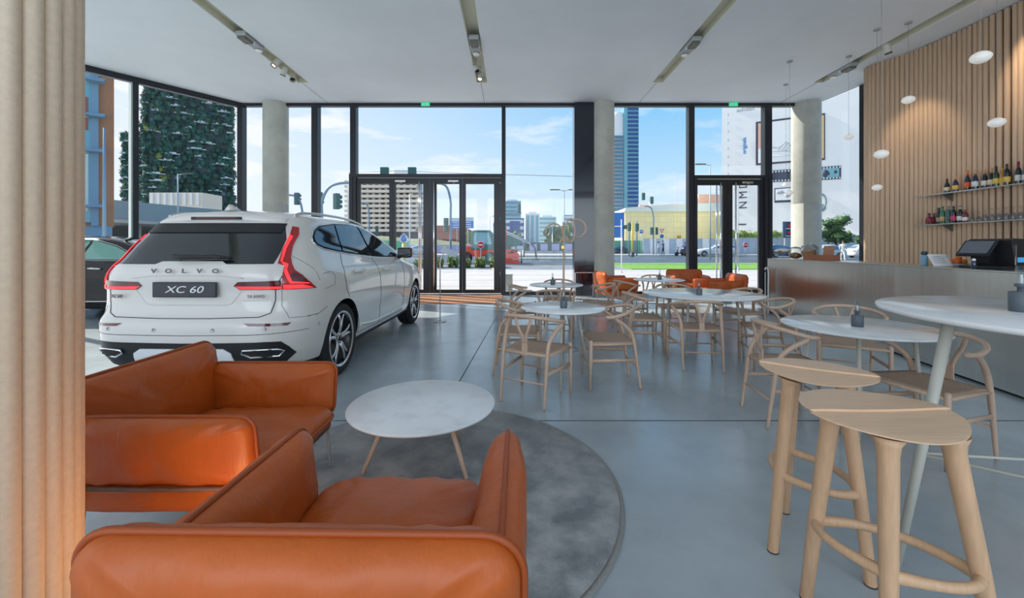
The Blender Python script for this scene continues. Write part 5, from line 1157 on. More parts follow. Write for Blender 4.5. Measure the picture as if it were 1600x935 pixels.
# ---- skyscraper
d = 400; x0, x1 = PX(975, d), PX(998, d); zt = PZ(167, d)
t = thing('skyscraper', 'tall blue glass skyscraper right of the middle concrete column', 'skyscraper', ((x0+x1)/2, d, 0))
m = MB(); m.box((0, 8, zt/2), (x1-x0, 16, zt)); m.build('tower', 'glass_teal', t)
m = MB()
for k in range(34): m.box((1.5, -.3, zt*(k+.5)/34), (x1-x0-4, .5, zt/34*.62))
m.build('window_bands', 'deep_blue', t)
m = MB(); m.lathe([(10, 0), (10, zt*.93), (8, zt*.97), (0, zt*.985)], (PX(966, d)-(x0+x1)/2, 10, 0), n=32); m.build('rounded_wing', 'facade_white', t)
m = MB()
for k in range(30): m.box((PX(965, d)-(x0+x1)/2, -.6, zt*.80*(k+.5)/30), (10, 2, zt/30*.5))
m.build('wing_window_bands', 'glass_blue', t)
# ---- yellow hall
d = 92; x0, x1 = PX(977, d), PX(1150, d); t = thing('exhibition_hall', 'long low yellow panelled hall across the street', 'building', ((x0+x1)/2, d, 0)); w_ = x1-x0; zt = PZ(331, d)
m = MB(); m.box((0, 6, zt/2), (w_, 12, zt)); m.build('wall', tiled('yellow_tiles', (.80, .72, .38), (.74, .67, .36), 1.0, (.62, .58, .34), .04, .6, offset=0, bw=1.6, rh=1.2, axes=(PI/2, 0, 0)), t)
m = MB(); m.prism([(-w_/2-.3, 0), (w_/2, 0), (w_/2, 1.7), (w_/2-6, 1.9), (-w_/2+5, 1.3), (-w_/2, .8)], -12.5, .4, M=Matrix.Translation((0, 0, zt)) @ Matrix.Rotation(PI/2, 4, 'X')); m.build('roof', 'roof_pale', t)
m = MB(); m.box((PX(1061, d)-(x0+x1)/2, -.1, 3.2), (.75, .2, 1.9)); m.build('brown_door', 'dark_gold' if 'dark_gold' in MATS else mat('dark_gold', (.40, .25, .03), .5), t)
m = MB(); m.box((0, -.1, 1.9), (w_, .3, .35)); m.build('base_band', 'facade_grey', t)
for kk, (px, py, w2, h2, mm, nm) in enumerate(((1018, 325, 6, 2.4, 'peach', 'roof_hut'), (1040, 322, 8, 2.6, 'facade_white', 'roof_hut'), (1052, 323, 3, 1.6, 'peach', 'roof_hut'), (1092, 316, 4.2, 3.0, 'facade_white', 'roof_billboard'), (1110, 315, 7.5, 3.8, 'peach', 'roof_billboard'), (1110, 322, 10, 1.0, 'facade_grey', 'roof_billboard'))):
    m = MB(); m.box((PX(px, d+5)-(x0+x1)/2, 5-kk*.45, PZ(py, d+5)-.5), (w2, .8, h2)); m.build(nm, mm, t)
# ---- billboard building
O0 = Vector((47.6, 80, 0)); U = Vector((.88, -.476, 0)).normalized(); Nn = Vector((U.y, -U.x, 0)); ang = math.atan2(U.y, U.x)
def onb(px):       # distance along the wall of the picture column px
    k = (px-800)/640; return (k*O0.y-O0.x)/(U.x-k*U.y)
def zb_(px, py): t_ = onb(px); return CH+(388-py)*(O0.y+U.y*t_)/640
BB = thing('billboard_building', 'huge white advertising wall behind the right glass door', 'building', tuple(O0), ang)
ta, tb_ = onb(1128), onb(1440); zl = 3.6
m = MB(); m.box(((ta+tb_)/2, 3, (zl+46)/2), (tb_-ta, 6, 46-zl)); m.build('banner_wall', 'banner_white' if 'banner_white' in MATS else mat('banner_white', (.93, .94, .95), .55), BB)
m = MB(); m.box(((ta+tb_)/2, 4, zl/2), (tb_-ta-1, 5, zl)); m.build('ground_floor', 'facade_grey', BB)
for k in range(10): m = MB(); m.box((onb(1280)+k*2.4, 1.4, 2.9), (.9, .2, .9)); m.build('window', 'dark_void', BB)
def pq(pts, y0, y1, name, m_, par=BB, closed=True):
    m = MB(); n_ = len(pts); P = [(onb(a), zb_(a, b)) for a, b in pts]; m.prism([(p[0], p[1]) for p in P], -y1, -y0, M=Matrix.Rotation(PI/2, 4, 'X')); return m.build(name, m_, par)
fr = pq([(1181, 191), (1289, 177), (1289, 250), (1181, 258.5)], -.14, .05, 'picture_frame', 'frame_dark')
pq([(1184.5, 193.5), (1287, 180.5), (1287, 247.5), (1184.5, 255.5)], -.20, -.12, 'picture', 'banner_white', fr)
pq([(1184.5, 193.5), (1193, 192.5), (1193, 232), (1184.5, 233)], -.24, -.18, 'peach_panel', 'peach', fr)
pq([(1279, 181.5), (1287, 180.5), (1287, 247.5), (1279, 248)], -.24, -.18, 'amber_panel', 'amber', fr)
def bt(P, r): return [Vector((onb(a), -.24, zb_(a, b))) for a, b in P]
m = MB()
for L in ([(1203, 226), (1206, 231), (1214, 232), (1222, 227), (1228, 222), (1234, 227), (1246, 233)], [(1203, 236), (1215, 237), (1240, 236), (1250, 235)], [(1216, 235), (1227, 222)], [(1221, 236), (1232, 223)], [(1226, 236), (1237, 226)], [(1203, 245), (1240, 243), (1279, 241)], [(1246, 233), (1262, 238), (1262, 230)]): m.tube(bt(L, 0), .05, 6)
m.build('shoe_drawing', 'sketch_grey', fr)
def strip_(pl_, pr_, yt, yb3, name, m_): return pq([(pl_, yt[0]), (pr_, yt[1]), (pr_, yb3[1]), (pl_, yb3[0])], -.1, .05, name, m_)
fs_ = strip_(1204, 1314, (267, 259), (285, 280), 'film_strip', 'film_dark')
for k in range(22):
    px = 1206+k*5; yt = 267-8*(px-1204)/110; yb3 = 285-5*(px-1204)/110
    if px < 1312: pq([(px, yt+1), (px+2.2, yt+.9), (px+2.2, yt+3), (px, yt+3.1)], -.14, -.08, 'perforation', 'banner_white', fs_); pq([(px, yb3-3), (px+2.2, yb3-3), (px+2.2, yb3-1), (px, yb3-1)], -.14, -.08, 'perforation', 'banner_white', fs_)
pq([(1284, 264.5), (1311, 262.5), (1311, 277), (1284, 278.5)], -.16, -.08, 'film_frame_picture', 'glass_teal', fs_); pq([(1281, 264.7), (1282.5, 264.6), (1282.5, 279), (1281, 279)], -.16, -.08, 'film_frame_edge', 'sign_red', fs_)
m = MB(); m.ell((onb(1290), -.18, zb_(1290, 272)), (.5, .04, .6), 12, 8, bumpy=.8); m.ell((onb(1305), -.18, zb_(1305, 269)), (.25, .04, .3), 10, 8, bumpy=.5); m.build('film_frame_figure', 'film_dark', fs_)
f2 = pq([(1210, 294.5), (1239, 292.5), (1239, 316), (1210, 317)], -.12, .05, 'small_picture_frame', 'film_dark')
pq([(1211.5, 296), (1237.5, 294), (1237.5, 312.5), (1211.5, 313.5)], -.17, -.1, 'small_picture', 'banner_white', f2)
m = MB(); m.ell((onb(1219), -.18, zb_(1219, 301)), (.6, .03, .3), 14, 8, bumpy=.8, seed=2); m.ell((onb(1230), -.18, zb_(1230, 305)), (.4, .03, .5), 14, 8, bumpy=.8, seed=5); m.build('picture_subject', 'sketch_grey', f2)
m = MB(); m.tube([Vector((onb(1281+9*math.sin(a)), -.2, zb_(1285, 315-12*math.cos(a)))) for a in [i*.18 for i in range(16)]], .16, 8); m.ell((onb(1284), -.2, zb_(1284, 325)), (.6, .12, .7), 12, 8); m.build('headphone_print', 'facade_grey', BB)
def bt_text(body, px, py, size, rot, m_, xs=1, bold=0, sp=1):
    return text(body, size, m_, (onb(px), -.08, zb_(px, py)), (PI/2, rot, 0), BB, .03, xs, name='printed_word', bold=bold, spacing=sp)
bt_text('adidas', 1165, 171, 1.15, 0, 'sketch_grey', 1.1); bt_text('originals', 1163, 228, .98, -PI/2, 'sign_blue_light' if 'sign_blue_light' in MATS else mat('sign_blue_light', (.02, .25, .60), .5), 1.0, .01)
bt_text('NMD', 1161.5, 305, 2.0, -PI/2, 'film_dark', 1.0, 0, 1.45)
pq([(1154.5, 296), (1155.3, 296), (1155.3, 408), (1154.5, 408)], -.1, .05, 'printed_line', 'film_dark') if False else None
m = MB(); m.box((onb(1160), -.1, zb_(1160, 351)), (1.3, .1, .22)); m.build('printed_line', 'film_dark', BB)
for px in (1138, 1348):
    m = MB()
    for k in range(24): m.box((onb(px), -.08, 6+k*1.7), (.22, .04, .5))
    m.build('lacing', 'slab_white', BB)
t = thing('poster_stand', 'dark blue drinks poster standing on the fence before the billboard', 'poster', (PX(1234, 56), 56, 0)); m = MB(); m.box((0, 0, PZ(359, 56)), (1.9, .15, 2.2)); m.build('poster', 'poster_dark', t)
m = MB()
for z in (PZ(353, 56), PZ(364, 56)): m.ell((-.05, -.1, z), (.35, .04, .2), 12, 8)
m.build('red_emblem', 'sign_red', t)
m = MB()
for z in (PZ(357.5, 56), PZ(369, 56)): m.box((0, -.09, z), (1.2, .03, .10))
m.build('white_line', 'white', t); m = MB(); m.box((-.7, 0, 1.6), (.1, .1, 3)); m.box((.7, 0, 1.6), (.1, .1, 3)); m.build('legs', 'pole_grey', t)
# ---- trees, hedge, shrubs
tree('tree', 'leafy green tree in front of the billboard, right of the right column', PX(1306, 53), 53, .4, 5.2, 2.3, 'leaf', 1, .25, 1500, .17)
tree('tree', 'tree half hidden behind the right concrete column', PX(1262, 54), 54, .4, 4.6, 1.2, 'leaf', 5, .2, 900, .17)
tree('tree', 'round green tree at the dark window post right of the billboard', PX(1354, 54), 54, .4, 3.4, 1.6, 'leaf', 9, .2, 900, .16)
tree('tree', 'dark green tree above the blue posters, beside the dark cladding', PX(869, 90), 90, .5, 6.0, 2.9, 'leaf', 12, .2, 1200, .25)
tree('tree', 'dark tall cypress group between the far white buildings and the street lamp', PX(856, 95), 95, .5, 6.2, 1.3, 'leaf_blue', 14, .1, 900, .22)
tree('tree', 'dark tree crown right of the double street lamp', PX(889, 110), 110, .5, 8.0, 3.3, 'leaf', 16, .2, 1200, .3)
tree('tree', 'small light green tree beside the red truck crane', PX(806, 75), 75, .5, 4.0, 1.5, 'leaf_light', 18, .2, 700, .18)
tree('tree', 'small yellow green tree behind the blue road sign', PX(733, 80), 80, .5, 4.4, 1.6, 'leaf_light', 19, .2, 700, .18)
rnd = random.Random(4)
t = thing('hedge', 'olive hedge under the billboard seen through the right glass door', 'hedge', (0, 66, 0)); m = MB()
for k in range(34): x = PX(1128, 66)+k*.62; leaves(m, (x, rnd.uniform(-.5, .5), 2.7), (.8, .8, 1.6), 60, .16, rnd); blob(m, (x, 0, 2.5), (.6, .6, 1.4), k)
m.build('foliage', 'leaf_light', t, 'stuff')
m = MB(); m.box((PX(1128, 66)+10.5, 0, 1.6), (21, .4, 2.4)); m.build('branches', 'bark', t)
def shrub(label, px, d, wd_, h, seed):
    rnd = random.Random(seed); t = thing('shrub', label, 'shrub', (PX(px, d), d, 0), 0, 'shrubs in the bed outside the entrance'); m = MB()
    for k in range(7): c = (rnd.uniform(-wd_/2, wd_/2), rnd.uniform(-.5, .5), h*.5); leaves(m, c, (wd_*.28, .5, h*.5), 110, .07, rnd); blob(m, c, (wd_*.2, .35, h*.38), k+seed)
    m.build('foliage', 'leaf_light', t, 'stuff'); m = MB(); m.tube([(0, 0, -.02), (0, 0, h*.5)], .03, 6); m.build('stem', 'bark', t)
for k, px in enumerate((655, 688, 708, 730, 751, 772)):
    shrub(['low shrub outside, behind the left pull handle', 'low shrub outside in the right door leaf, left half', 'low shrub outside in the right door leaf, right half', 'low shrub outside in the rightmost door pane, left side', 'low shrub outside in the middle of the rightmost door pane', 'low shrub outside at the right side of the rightmost door pane'][k], px, 27.5, .50, .62+.1*(k % 3), 30+k)
# ---- street furniture
def pole_arm(label, px, d, ztop, reach, side, heads, m_='pole_blue', name='traffic_light_mast'):
    t = thing(name, label, 'traffic light', (PX(px, d), d, gz(d))); r = .085
    if reach: P = catmull([(0, 0, 0), (0, 0, ztop*.6), (0, 0, ztop*.78), (side*reach*.18, 0, ztop*.94), (side*reach*.5, 0, ztop), (side*reach, 0, ztop+.05)], 6)
    else: P = [(0, 0, 0), (0, 0, ztop)]
    m = MB(); m.tube(P, r, 10); m.build('pole', m_, t)
    for hx, hz, az in heads: 
        m = MB(); m.box((hx, 0, hz), (.34, .30, 1.0), rz=az, bv=.03); h_ = m.build('signal_head', 'signal_teal', t)
        m = MB()
        for q in (-1, 0, 1): m.cyl((hx+math.sin(az)*.14, -.14*math.cos(az), hz+q*.30), (hx+math.sin(az)*.34, -.34*math.cos(az), hz+q*.30), .12, n=12)
        m.build('visor', 'signal_teal', h_)
    return t
pole_arm('curved signal mast left of the entrance doors', 503, 26, PZ(287, 26), 2.2, 1, [(PX(526, 26)-PX(503, 26), PZ(315, 26), 2.6)])
t = pole_arm('signal mast with a black backed head left of the second window bar', 472, 34, PZ(308, 34), 1.4, -1, [(PX(464, 34)-PX(472, 34), PZ(313, 34), 2.8), (PX(500, 34)-PX(472, 34), PZ(312, 34), 2.8)])
t = pole_arm('curved signal mast in the left half of the right door leaf', 704, 30, PZ(289, 30), 1.2, -1, [(PX(697, 30)-PX(704, 30), PZ(353, 30), .3)])
pole_arm('traffic light on a curved mast in the left door leaf, before the apartment block', 577, 50, PZ(322, 50), 1.0, -1, [(PX(589, 50)-PX(577, 50), PZ(364, 50), .2)])
pole_arm('signal arm reaching in front of the blue glass office tower', 772, 48, PZ(338, 48), 3.2, 1, [(PX(811, 48)-PX(772, 48), PZ(330, 48), .3)])
pole_arm('traffic light mast with two heads on top, in front of the yellow hall', 1021, 56, PZ(328, 56), 1.2, -1, [(PX(1005, 56)-PX(1021, 56), PZ(312, 56), .3), (PX(1018, 56)-PX(1021, 56), PZ(318, 56), .3), (PX(1020.5, 56)-PX(1021, 56)-.2, PZ(366, 56), .3), (.45, PZ(366, 56), -.3)])
pole_arm('short traffic light post with a green sided head left of the yellow post', 983, 50, PZ(350, 50), 0, 1, [(0, PZ(359, 50), .3)])
pole_arm('short traffic light post with a head right of the yellow post', 995, 52, PZ(350, 52), 0, 1, [(0, PZ(360, 52), .3)])
pole_arm('green traffic lights beside the street lamp over the blue posters', 863, 66, PZ(359, 66), 0, 1, [(-.28, PZ(364, 66), .2), (.28, PZ(364, 66), -.2)], m_='white')
t = thing('warning_post', 'yellow ringed signal post between the two short traffic lights', 'post', (PX(988, 48), 48, gz(48))); m = MB(); m.tube([(0, 0, 0), (0, 0, 4.0)], .1, 10); m.build('pole', 'yellow', t); m = MB(); m.lathe([(.25, 0), (.22, .5), (0, .55)], n=14); m.build('base', 'black_plastic', t)
# signals hung on a cable above the door
t = thing('hanging_signal', 'pair of teal signals hanging on a cable above the double door', 'traffic light', (0, 34, 0))
for px in (601, 644): m = MB(); m.box((PX(px, 34), 0, PZ(267, 34)), (.66, .35, .56), bv=.04); m.build('signal_head', 'signal_teal', t)
m = MB(); m.tube([(PX(545, 34), 0, PZ(270, 34)), (PX(620, 34), 0, PZ(267, 34)), (PX(720, 34), 0, PZ(271, 34)), (PX(900, 34), 0, PZ(276, 34))], .025, 6); m.build('cable', 'pole_grey', t)
for px in (545, 900): m = MB(); m.tube([(PX(px, 34), 0, gz(34)), (PX(px, 34), 0, PZ(270 if px == 545 else 276, 34))], .06, 8); m.build('support_pole', 'pole_grey', t)
def lamp(label, px, d, ptop, arms, m_='pole_grey'):
    t = thing('street_lamp', label, 'street lamp', (PX(px, d), d, gz(d))); z = PZ(ptop, d)-gz(d); m = MB(); m.tube([(0, 0, 0), (0, 0, z)], [.09, .05], 10); m.build('pole', m_, t)
    for s in arms:
        m = MB(); m.tube([(0, 0, z-.1), (s*.5, 0, z)], .035, 8); m.build('arm', m_, t); m = MB(); m.box((s*.95, 0, z+.02), (1.0, .28, .09), bv=.03); m.build('lamp_head', 'gear_dark', t)
lamp('double headed street lamp above the far office buildings', 881.5, 42, 297, (-1, 1)); lamp('single street lamp seen above the right glass door', 1109.5, 40, 257, (-1,)); lamp('slim street lamp before the apartment block in the left door leaf', 640, 45, 303, (1,), 'white'); lamp('street lamp pole beside the planted tower', 278, 40, 272, (1,)); 
lamp('blue steel lamp post in front of the terracotta building', 163, 22, 200, (), 'steel_blue')
lamp('curved arm lamp in the rightmost door pane', 765, 52, 338, (1,), 'white')
t = thing('flag_pole', 'thin white pole outside next to the middle column', 'pole', (PX(971, 22), 22, 0)); m = MB(); m.tube([(0, 0, 0), (0, 0, PZ(343, 22))], .028, 10); m.build('shaft', 'white', t); m = MB(); m.lathe([(.07, 0), (.06, .03), (.03, .05)], n=14); m.build('foot', 'pole_grey', t)
t = thing('flag_pole', 'thin white pole outside in front of the right glass door', 'pole', (PX(1153.5, 24), 24, 0)); m = MB(); m.tube([(0, 0, .2), (0, 0, PZ(296, 24))], .02, 10); m.build('shaft', 'gear_grey', t); m = MB(); m.lathe([(.07, 0), (.06, .03), (.03, .25)], n=14); m.build('foot', 'pole_grey', t)
def sign(label, px, py, d, r, kind):
    t = thing('road_sign', label, 'road sign', (PX(px, d), d, gz(d))); z = PZ(py, d)-gz(d); m = MB(); m.tube([(0, .05, 0), (0, .05, z+r)], .035, 8); m.build('post', 'pole_grey', t); MR = Matrix.Translation((0, 0, z)) @ Matrix.Rotation(PI/2, 4, 'X')
    if kind in ('noentry', 'blue'):
        m = MB(); m.lathe([(0, .02), (r, .02), (r, -.01), (0, -.01)], n=28, M=MR); m.build('disc', 'white' if kind == 'noentry' else 'white', t); m = MB(); m.lathe([(0, .035), (r*.88, .035), (r*.88, .02), (0, .02)], n=28, M=MR); m.build('face', 'sign_red' if kind == 'noentry' else 'sign_blue', t)
        m = MB(); m.box((0, -.045, z), (r*1.2, .02, r*.32)) if kind == 'noentry' else m.prism([(-r*.5, -.1*r), (r*.1, -.1*r), (r*.1, -.4*r), (r*.6, .1*r), (r*.1, .6*r), (r*.1, .2*r), (-r*.5, .2*r)], .035, .05, M=MR); m.build('symbol', 'white', t)
    elif kind == 'yield':
        m = MB(); m.prism([(-r, r*.8), (r, r*.8), (0, -r)], 0, .03, M=MR); m.build('triangle', 'sign_red', t); m = MB(); m.prism([(-r*.6, r*.55), (r*.6, r*.55), (0, -r*.55)], .03, .045, M=MR); m.build('face', 'white', t); m = MB(); m.lathe([(0, .03), (r*.8, .03), (r*.8, 0), (0, 0)], (0, 0, 0), n=24, M=Matrix.Translation((0, 0, z-r*2.1)) @ Matrix.Rotation(PI/2, 4, 'X')); m.build('blue_disc', 'sign_blue', t)
    elif kind == 'direction':
        m = MB(); m.box((0, 0, z), (r*2.6, .06, r*1.7), bv=.02); m.build('board', 'sign_blue', t); m = MB()
        for q in (-.5, 0, .5): m.box((-.1*r, -.035, z+q*r), (r*1.7, .01, r*.16)); 
        m.build('text_lines', 'white', t); m = MB(); m.box((0, 0, z+r*1.25), (r*2.6, .06, r*.7)); m.build('top_board', 'slab_white', t)
    elif kind == 'keep':
        m = MB(); m.prism([(-r, -r*1.0), (r, -r*1.0), (r, r*.6), (0, r*1.5), (-r, r*.6)], 0, .03, M=MR); m.build('board', 'white', t); m = MB(); m.lathe([(0, .045), (r*.8, .045), (r*.8, .03), (0, .03)], n=24, M=Matrix.Translation((0, 0, z-r*.2)) @ Matrix.Rotation(PI/2, 4, 'X')); m.build('disc', 'sign_blue', t); m = MB(); m.prism([(-r*.8, r*.55), (0, r*1.3), (r*.8, r*.55)], .03, .045, M=MR); m.build('arrow', 'sign_blue', t); m = MB(); m.lathe([(.16, 0), (.14, z-r*1.1), (0, z-r*1.05)], n=16); m.build('yellow_column', 'yellow', t)
sign('red no entry sign in front of the truck crane', 751, 383, 30, .27, 'noentry'); sign('red no entry sign on the fence seen through the right glass door', 1165, 383, 52, .34, 'noentry'); sign('round blue arrow sign right of the yellow post', 1002, 362, 56, .3, 'blue'); sign('yield sign above a blue disc right of the signal mast', 1034, 361, 54, .33, 'yield')
sign('blue direction sign left in the right door leaf', 714, 352, 56, .62, 'direction'); sign('blue direction sign at the left of the rightmost door pane', 731, 351, 57, .62, 'direction'); sign('keep right sign with yellow column between the left door leaves', 631, 373, 34, .30, 'keep')
t = thing('info_board', 'blue information board at the right side of the middle column', 'board', (PX(966, 58), 58, .4)); m = MB(); m.box((0, 0, PZ(343, 58)-.4), (1.7, .2, 1.9)); m.box((-.1, 0, PZ(363, 58)-.4), (1.6, .2, 1.6)); m.build('panel', 'sign_blue', t); m = MB(); m.box((.75, .1, 2.6), (.25, .2, 5.2)); m.box((1.3, .1, PZ(355, 58)-.4), (1.3, .2, .6)); m.build('frame', 'b_dkgreen', t)
# ---- truck crane and barriers
d = 33; t = thing('truck_crane', 'small green and red truck crane with its boom lowered to the right, outside the doors', 'crane', (PX(756, d), d, gz(d)))
m = MB(); m.prism([(-.95, 1.1), (-.95, 2.3), (-.75, 2.62), (.55, 2.62), (.85, 2.3), (1.05, 1.1)], -.9, .9, M=Matrix.Rotation(PI/2, 4, 'X')); cab = m.build('cab', 'cab_green', t)
m = MB(); m.prism([(-.72, 1.5), (-.72, 2.25), (-.6, 2.45), (.45, 2.45), (.72, 1.5)], .9, .93, M=Matrix.Rotation(PI/2, 4, 'X')); m.build('window', 'glass_teal', cab)
m = MB(); m.box((.4, 0, .85), (4.6, 1.7, .55), bv=.1); m.box((-1.2, 0, 1.15), (.9, 1.6, .5), bv=.1); m.build('chassis', 'barrier_red', t)
m = MB(); m.box((1.6, 0, 1.25), (1.2, 1.4, .4), bv=.08); m.build('engine_cover', 'gear_dark', t)
for x in (-1.3, .6, 2.2): m = MB(); m.lathe([(0, -.12), (.25, -.12), (.42, -.14), (.46, -.08), (.46, .08), (.42, .14), (.25, .12), (0, .12)], (x, -.85, .46), n=24, axis='Y'); m.build('wheel', 'tyre', t)
m = MB(); P0, P1 = Vector((PX(790, d)-PX(756, d), -.3, PZ(364, d))), Vector((PX(829, d)-PX(756, d), -.3, PZ(381, d)))
for dz in (0, -.30): m.tube([P0+Vector((0, 0, dz)), P1+Vector((0, 0, dz*.4))], .05, 6)
m.box((0, 0, 0), ((P1-P0).length, .25, .16), M=Matrix.Translation((P0+P1)/2-Vector((0, 0, .12))) @ Matrix.Rotation(math.atan2(-(P1-P0).z, (P1-P0).x), 4, 'Y')); m.build('boom', 'pole_grey', t)
m = MB(); m.prism([(1.0, 1.45), (1.7, 2.3), (3.3, 1.85), (2.6, 1.35)], -.35, .35, M=Matrix.Rotation(PI/2, 4, 'X')); m.build('boom_base', 'cab_green', t)
m = MB(); m.tube([P1, P1+Vector((.35, 0, -.5)), P1+Vector((.45, 0, -1.25))], .07, 8); m.tube([P1, P1+Vector((-.5, 0, -.55)), P1+Vector((-.55, 0, -1.2))], .06, 8); m.tube([(2.2, -.8, 1.0), (3.0, -.9, 1.0), (3.0, -.9, .05)], .06, 8); m.build('outrigger', 'gear_dark', t)
m = MB(); m.box((PX(789, d)-PX(756, d), -.5, PZ(364, d)-.2), (.24, .2, 1.1)); m.build('red_mast', 'sign_red', t)
def barrier(label, px, d, w_, m_='barrier_red', g='plastic road barriers'):
    t = thing('road_barrier', label, 'barrier', (PX(px, d), d, gz(d)), 0, g); m = MB(); m.prism([(-w_/2, .0), (-w_/2-.05, .15), (-w_/2, .30), (-w_/2+.04, .85), (w_/2-.04, .85), (w_/2, .30), (w_/2+.05, .15), (w_/2, 0)], -.22, .22, M=Matrix.Rotation(PI/2, 4, 'X')); m.build('body', m_, t); m = MB(); m.box((0, -.23, .55), (w_*.7, .02, .06)); m.box((0, -.23, .30), (w_*.8, .02, .04)); m.build('moulded_rib', 'brick_red' if m_ != 'cab_green' else m_, t)
barrier('red plastic barrier right of the entrance doors', 800, 31, 1.1); barrier('red plastic barrier left in the rightmost door pane', 748, 31, .58); barrier('green bin between the red barrier and the door frame', 763, 31, .45, 'cab_green', 'street bins')
# ---- street cars
def street_car(label, px, d, rz, paint, scale=1.0, tab=SEDAN):
    t = thing('car', label, 'car', (PX(px, d), d, gz(d)+.01), rz, 'cars in the street'); t.scale = (scale,)*3
    # centre the hull on the origin
    o, bv_ = car_body('car_body', tab, paint, t, wr=.35, wz=.32, sub=0, ns_=20, nc=6, nr=5, dz=.05)
    o2 = [(-.35, 1.10), (.0, 1.27), (.45, 1.33), (.95, 1.30), (1.45, 1.14), (1.9, .96), (.5, .93), (-.5, .96)]
    for mir in (False, True):
        patch(bv_, o2, 'side', .012, .12, mirror=mir).build('side_windows', 'glass_blue', t)
        s = -1 if mir else 1
        for wy in (0, 2.865): wheel(t, s*.78, wy, .32, s, .32, .22, detailed=False)
        patch(bv_, [(.55, .78), (.82, .76), (.82, .66), (.58, .66)], 'rear', .01, .1, mirror=mir).build('tail_lamp', 'lamp_red', t)
    patch(bv_, [(-.6, 1.0), (.6, 1.0), (.5, 1.28), (-.5, 1.28)], 'front', .01, .1).build('windscreen', 'glass_blue', t); patch(bv_, [(-.6, 1.0), (.6, 1.0), (.5, 1.28), (-.5, 1.28)], 'rear', .01, .1).build('rear_window', 'glass_blue', t)
    return t
street_car('white car seen side on through the left pane of the right glass door', 1132, 50, PI/2, 'street_car_white')
street_car('silver blue car behind the white one in the right glass door', 1140, 56, PI/2, 'street_car_silver')
street_car('pale car at the far right behind the counter, under the round tree', 1340, 45, -PI/2, 'street_car_white')
street_car('silver car in the street just right of the cardboard box', 1299, 41, PI/2+.1, 'street_car_silver')
street_car('dark blue car behind the cake stand on the counter', 1205, 46, -PI/2, 'street_car_dark')
street_car('dark car in the street behind the left door leaves', 668, 49, PI/2, 'street_car_silver')
street_car('small dark car beside the blue information board', 972, 60, PI/2, 'street_car_dark', .8)
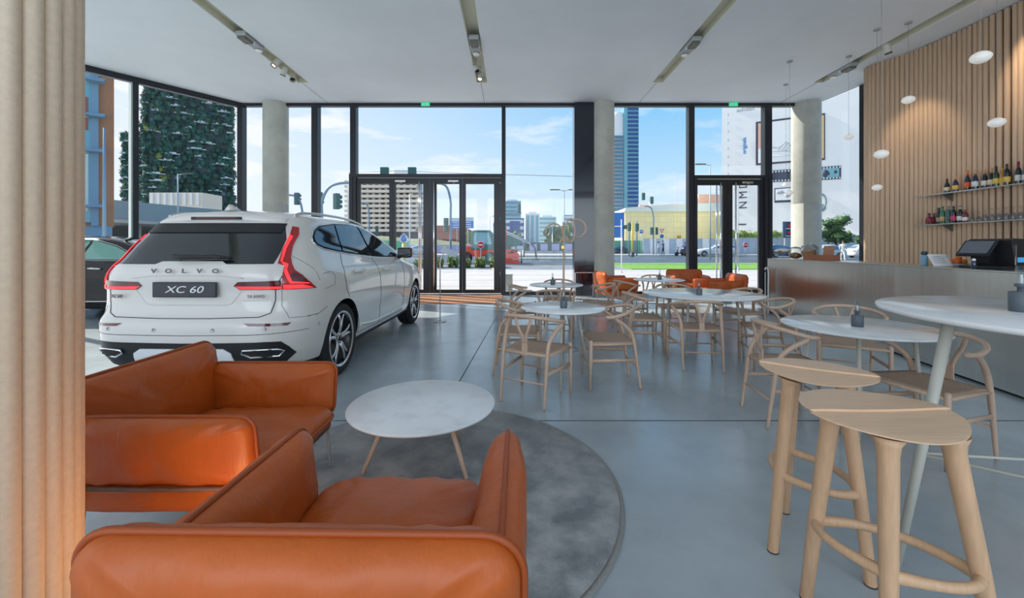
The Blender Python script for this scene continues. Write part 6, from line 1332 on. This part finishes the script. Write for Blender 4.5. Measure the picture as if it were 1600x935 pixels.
# ---- people and scooter
def person(label, px, d, h, rz, top, legs, stride=.25, bag=False, seated=False, arm=.15):
    s = h/1.75; t = thing('person', label, 'person', (PX(px, d), d, gz(d)+.05), rz)
    if seated: J = dict(pel=(0, 0, .85), ch=(0, .12, 1.22), nk=(0, .16, 1.42), hd=(0, .2, 1.60), ls=(-.19, .13, 1.36), rs=(.19, .13, 1.36), le=(-.24, .35, 1.15), re=(.24, .35, 1.15), lh=(-.2, .6, 1.1), rh=(.2, .6, 1.1), lk=(-.14, .42, .80), rk=(.14, .42, .80), lf=(-.15, .40, .35), rf=(.15, .40, .35), lt=(-.15, .55, .32), rt=(.15, .55, .32))
    else: J = dict(pel=(0, 0, .95), ch=(0, .02, 1.25), nk=(0, .02, 1.47), hd=(0, .05, 1.64), ls=(-.19, 0, 1.42), rs=(.19, 0, 1.42), le=(-.25, -arm, 1.15), re=(.25, arm*.6, 1.15), lh=(-.25, -.02, .92), rh=(.25, arm*1.8, .95), lk=(-.10, stride*.6, .50), rk=(.10, -stride*.2, .50), lf=(-.10, stride, .07), rf=(.10, -stride, .09), lt=(-.10, stride+.16, .03), rt=(.10, -stride+.14, .03))
    R_ = dict(pel=.13, ch=.14, nk=.055, hd=.10, ls=.065, rs=.065, le=.045, re=.045, lh=.035, rh=.035, lk=.065, rk=.065, lf=.042, rf=.042, lt=.035, rt=.035)
    E = [('pel', 'ch'), ('ch', 'nk'), ('nk', 'hd'), ('ch', 'ls'), ('ls', 'le'), ('le', 'lh'), ('ch', 'rs'), ('rs', 're'), ('re', 'rh'), ('pel', 'lk'), ('lk', 'lf'), ('lf', 'lt'), ('pel', 'rk'), ('rk', 'rf'), ('rf', 'rt')]
    K = list(J); me = bpy.data.meshes.new('b'); me.from_pydata([Vector(J[k])*s for k in K], [(K.index(a), K.index(b)) for a, b in E], []); o = bpy.data.objects.new('b', me); COL.objects.link(o)
    o.modifiers.new('k', 'SKIN'); 
    for k, v in zip(K, me.skin_vertices[0].data): v.radius = (R_[k]*s,)*2; v.use_root = (k == 'pel')
    q = o.modifiers.new('s', 'SUBSURF'); q.levels = 2; q.render_levels = 2
    dg = bpy.context.evaluated_depsgraph_get(); nm = bpy.data.meshes.new_from_object(o.evaluated_get(dg)); bpy.data.objects.remove(o)
    nm.materials.clear()
    for m_ in ('skin', top, legs): nm.materials.append(MATS[m_])
    for p in nm.polygons:
        p.use_smooth = True; z = p.center.z/s; x = abs(p.center.x)/s
        p.material_index = 0 if z > 1.47 else (1 if z > .93 and not (x > .22 and z < 1.12) else (0 if x > .2 and z > .8 else 2))
    bo = bpy.data.objects.new('body', nm); COL.objects.link(bo); bo.parent = t
    hd = Vector(J['hd'])*s; m = MB(); m.ell((hd.x, hd.y-.02, hd.z+.04), (.098*s, .11*s, .10*s), 14, 10); m.build('hair', 'hair', t)
    m = MB(); m.ell((hd.x, hd.y+.095*s, hd.z-.005), (.018*s, .022*s, .02*s), 8, 6); m.build('nose', 'skin', t)
    if bag: m = MB(); m.ell((.0, -.2, 1.15*s), (.17, .12, .24), 14, 10); m.build('backpack', 'cloth_dark', t)
    return t
person('person in white top walking past the cars behind the counter', 1317, 37.5, 1.80, 2.6, 'cloth_white', 'cloth_white', .22)
person('person in dark blue clothes standing by the yield sign', 1036, 52, 1.85, .6, 'cloth_blue', 'cloth_dark', .10)
person('person in a grey top walking beside the signal mast', 1029, 55, 1.75, 1.2, 'hoard_blue', 'facade_grey', .2)
def scooter(label, px, d, paint):
    t = thing('scooter', label, 'scooter', (PX(px, d), d, gz(d)), PI/2+.2)
    for y in (-.6, .6): m = MB(); m.lathe([(0, -.05), (.15, -.05), (.24, -.06), (.26, 0), (.24, .06), (.15, .05), (0, .05)], (0, y, .26), n=20, axis='X'); m.build('wheel', 'tyre', t)
    m = MB(); m.tube(catmull([(0, -.75, .62), (0, -.35, .78), (0, -.05, .74), (0, .08, .40), (0, .38, .36), (0, .48, .70), (0, .42, .98)], 4), [.10]+[.13]*12+[.08]*11+[.05], 10); m.build('body', paint, t)
    m = MB(); m.tube([(0, .60, .28), (0, .45, .75), (0, .38, 1.05)], .04, 8); m.tube([(-.32, .36, 1.07), (0, .38, 1.05), (.32, .36, 1.07)], .022, 8); m.build('handlebar', 'black_plastic', t); m = MB(); m.ell((0, .5, .88), (.10, .08, .10), 12, 8); m.build('headlamp', 'white', t); m = MB(); m.prism([(-.2, 0), (.2, 0), (.15, .4), (-.15, .4)], -.01, .01, M=Matrix.Translation((0, .45, 1.05)) @ Matrix.Rotation(PI/2-.3, 4, 'X')); m.build('windshield', 'clear_glass', t)
scooter('dark scooter at the kerb with a helmeted rider behind it', 1064, 50, 'street_car_dark'); scooter('blue scooter partly hidden by the window bar', 1073, 52, 'cloth_blue')
person('person in blue seated on the scooter by the window bar', 1072, 52, 1.7, PI/2+.2, 'cloth_blue', 'cloth_dark', seated=True)
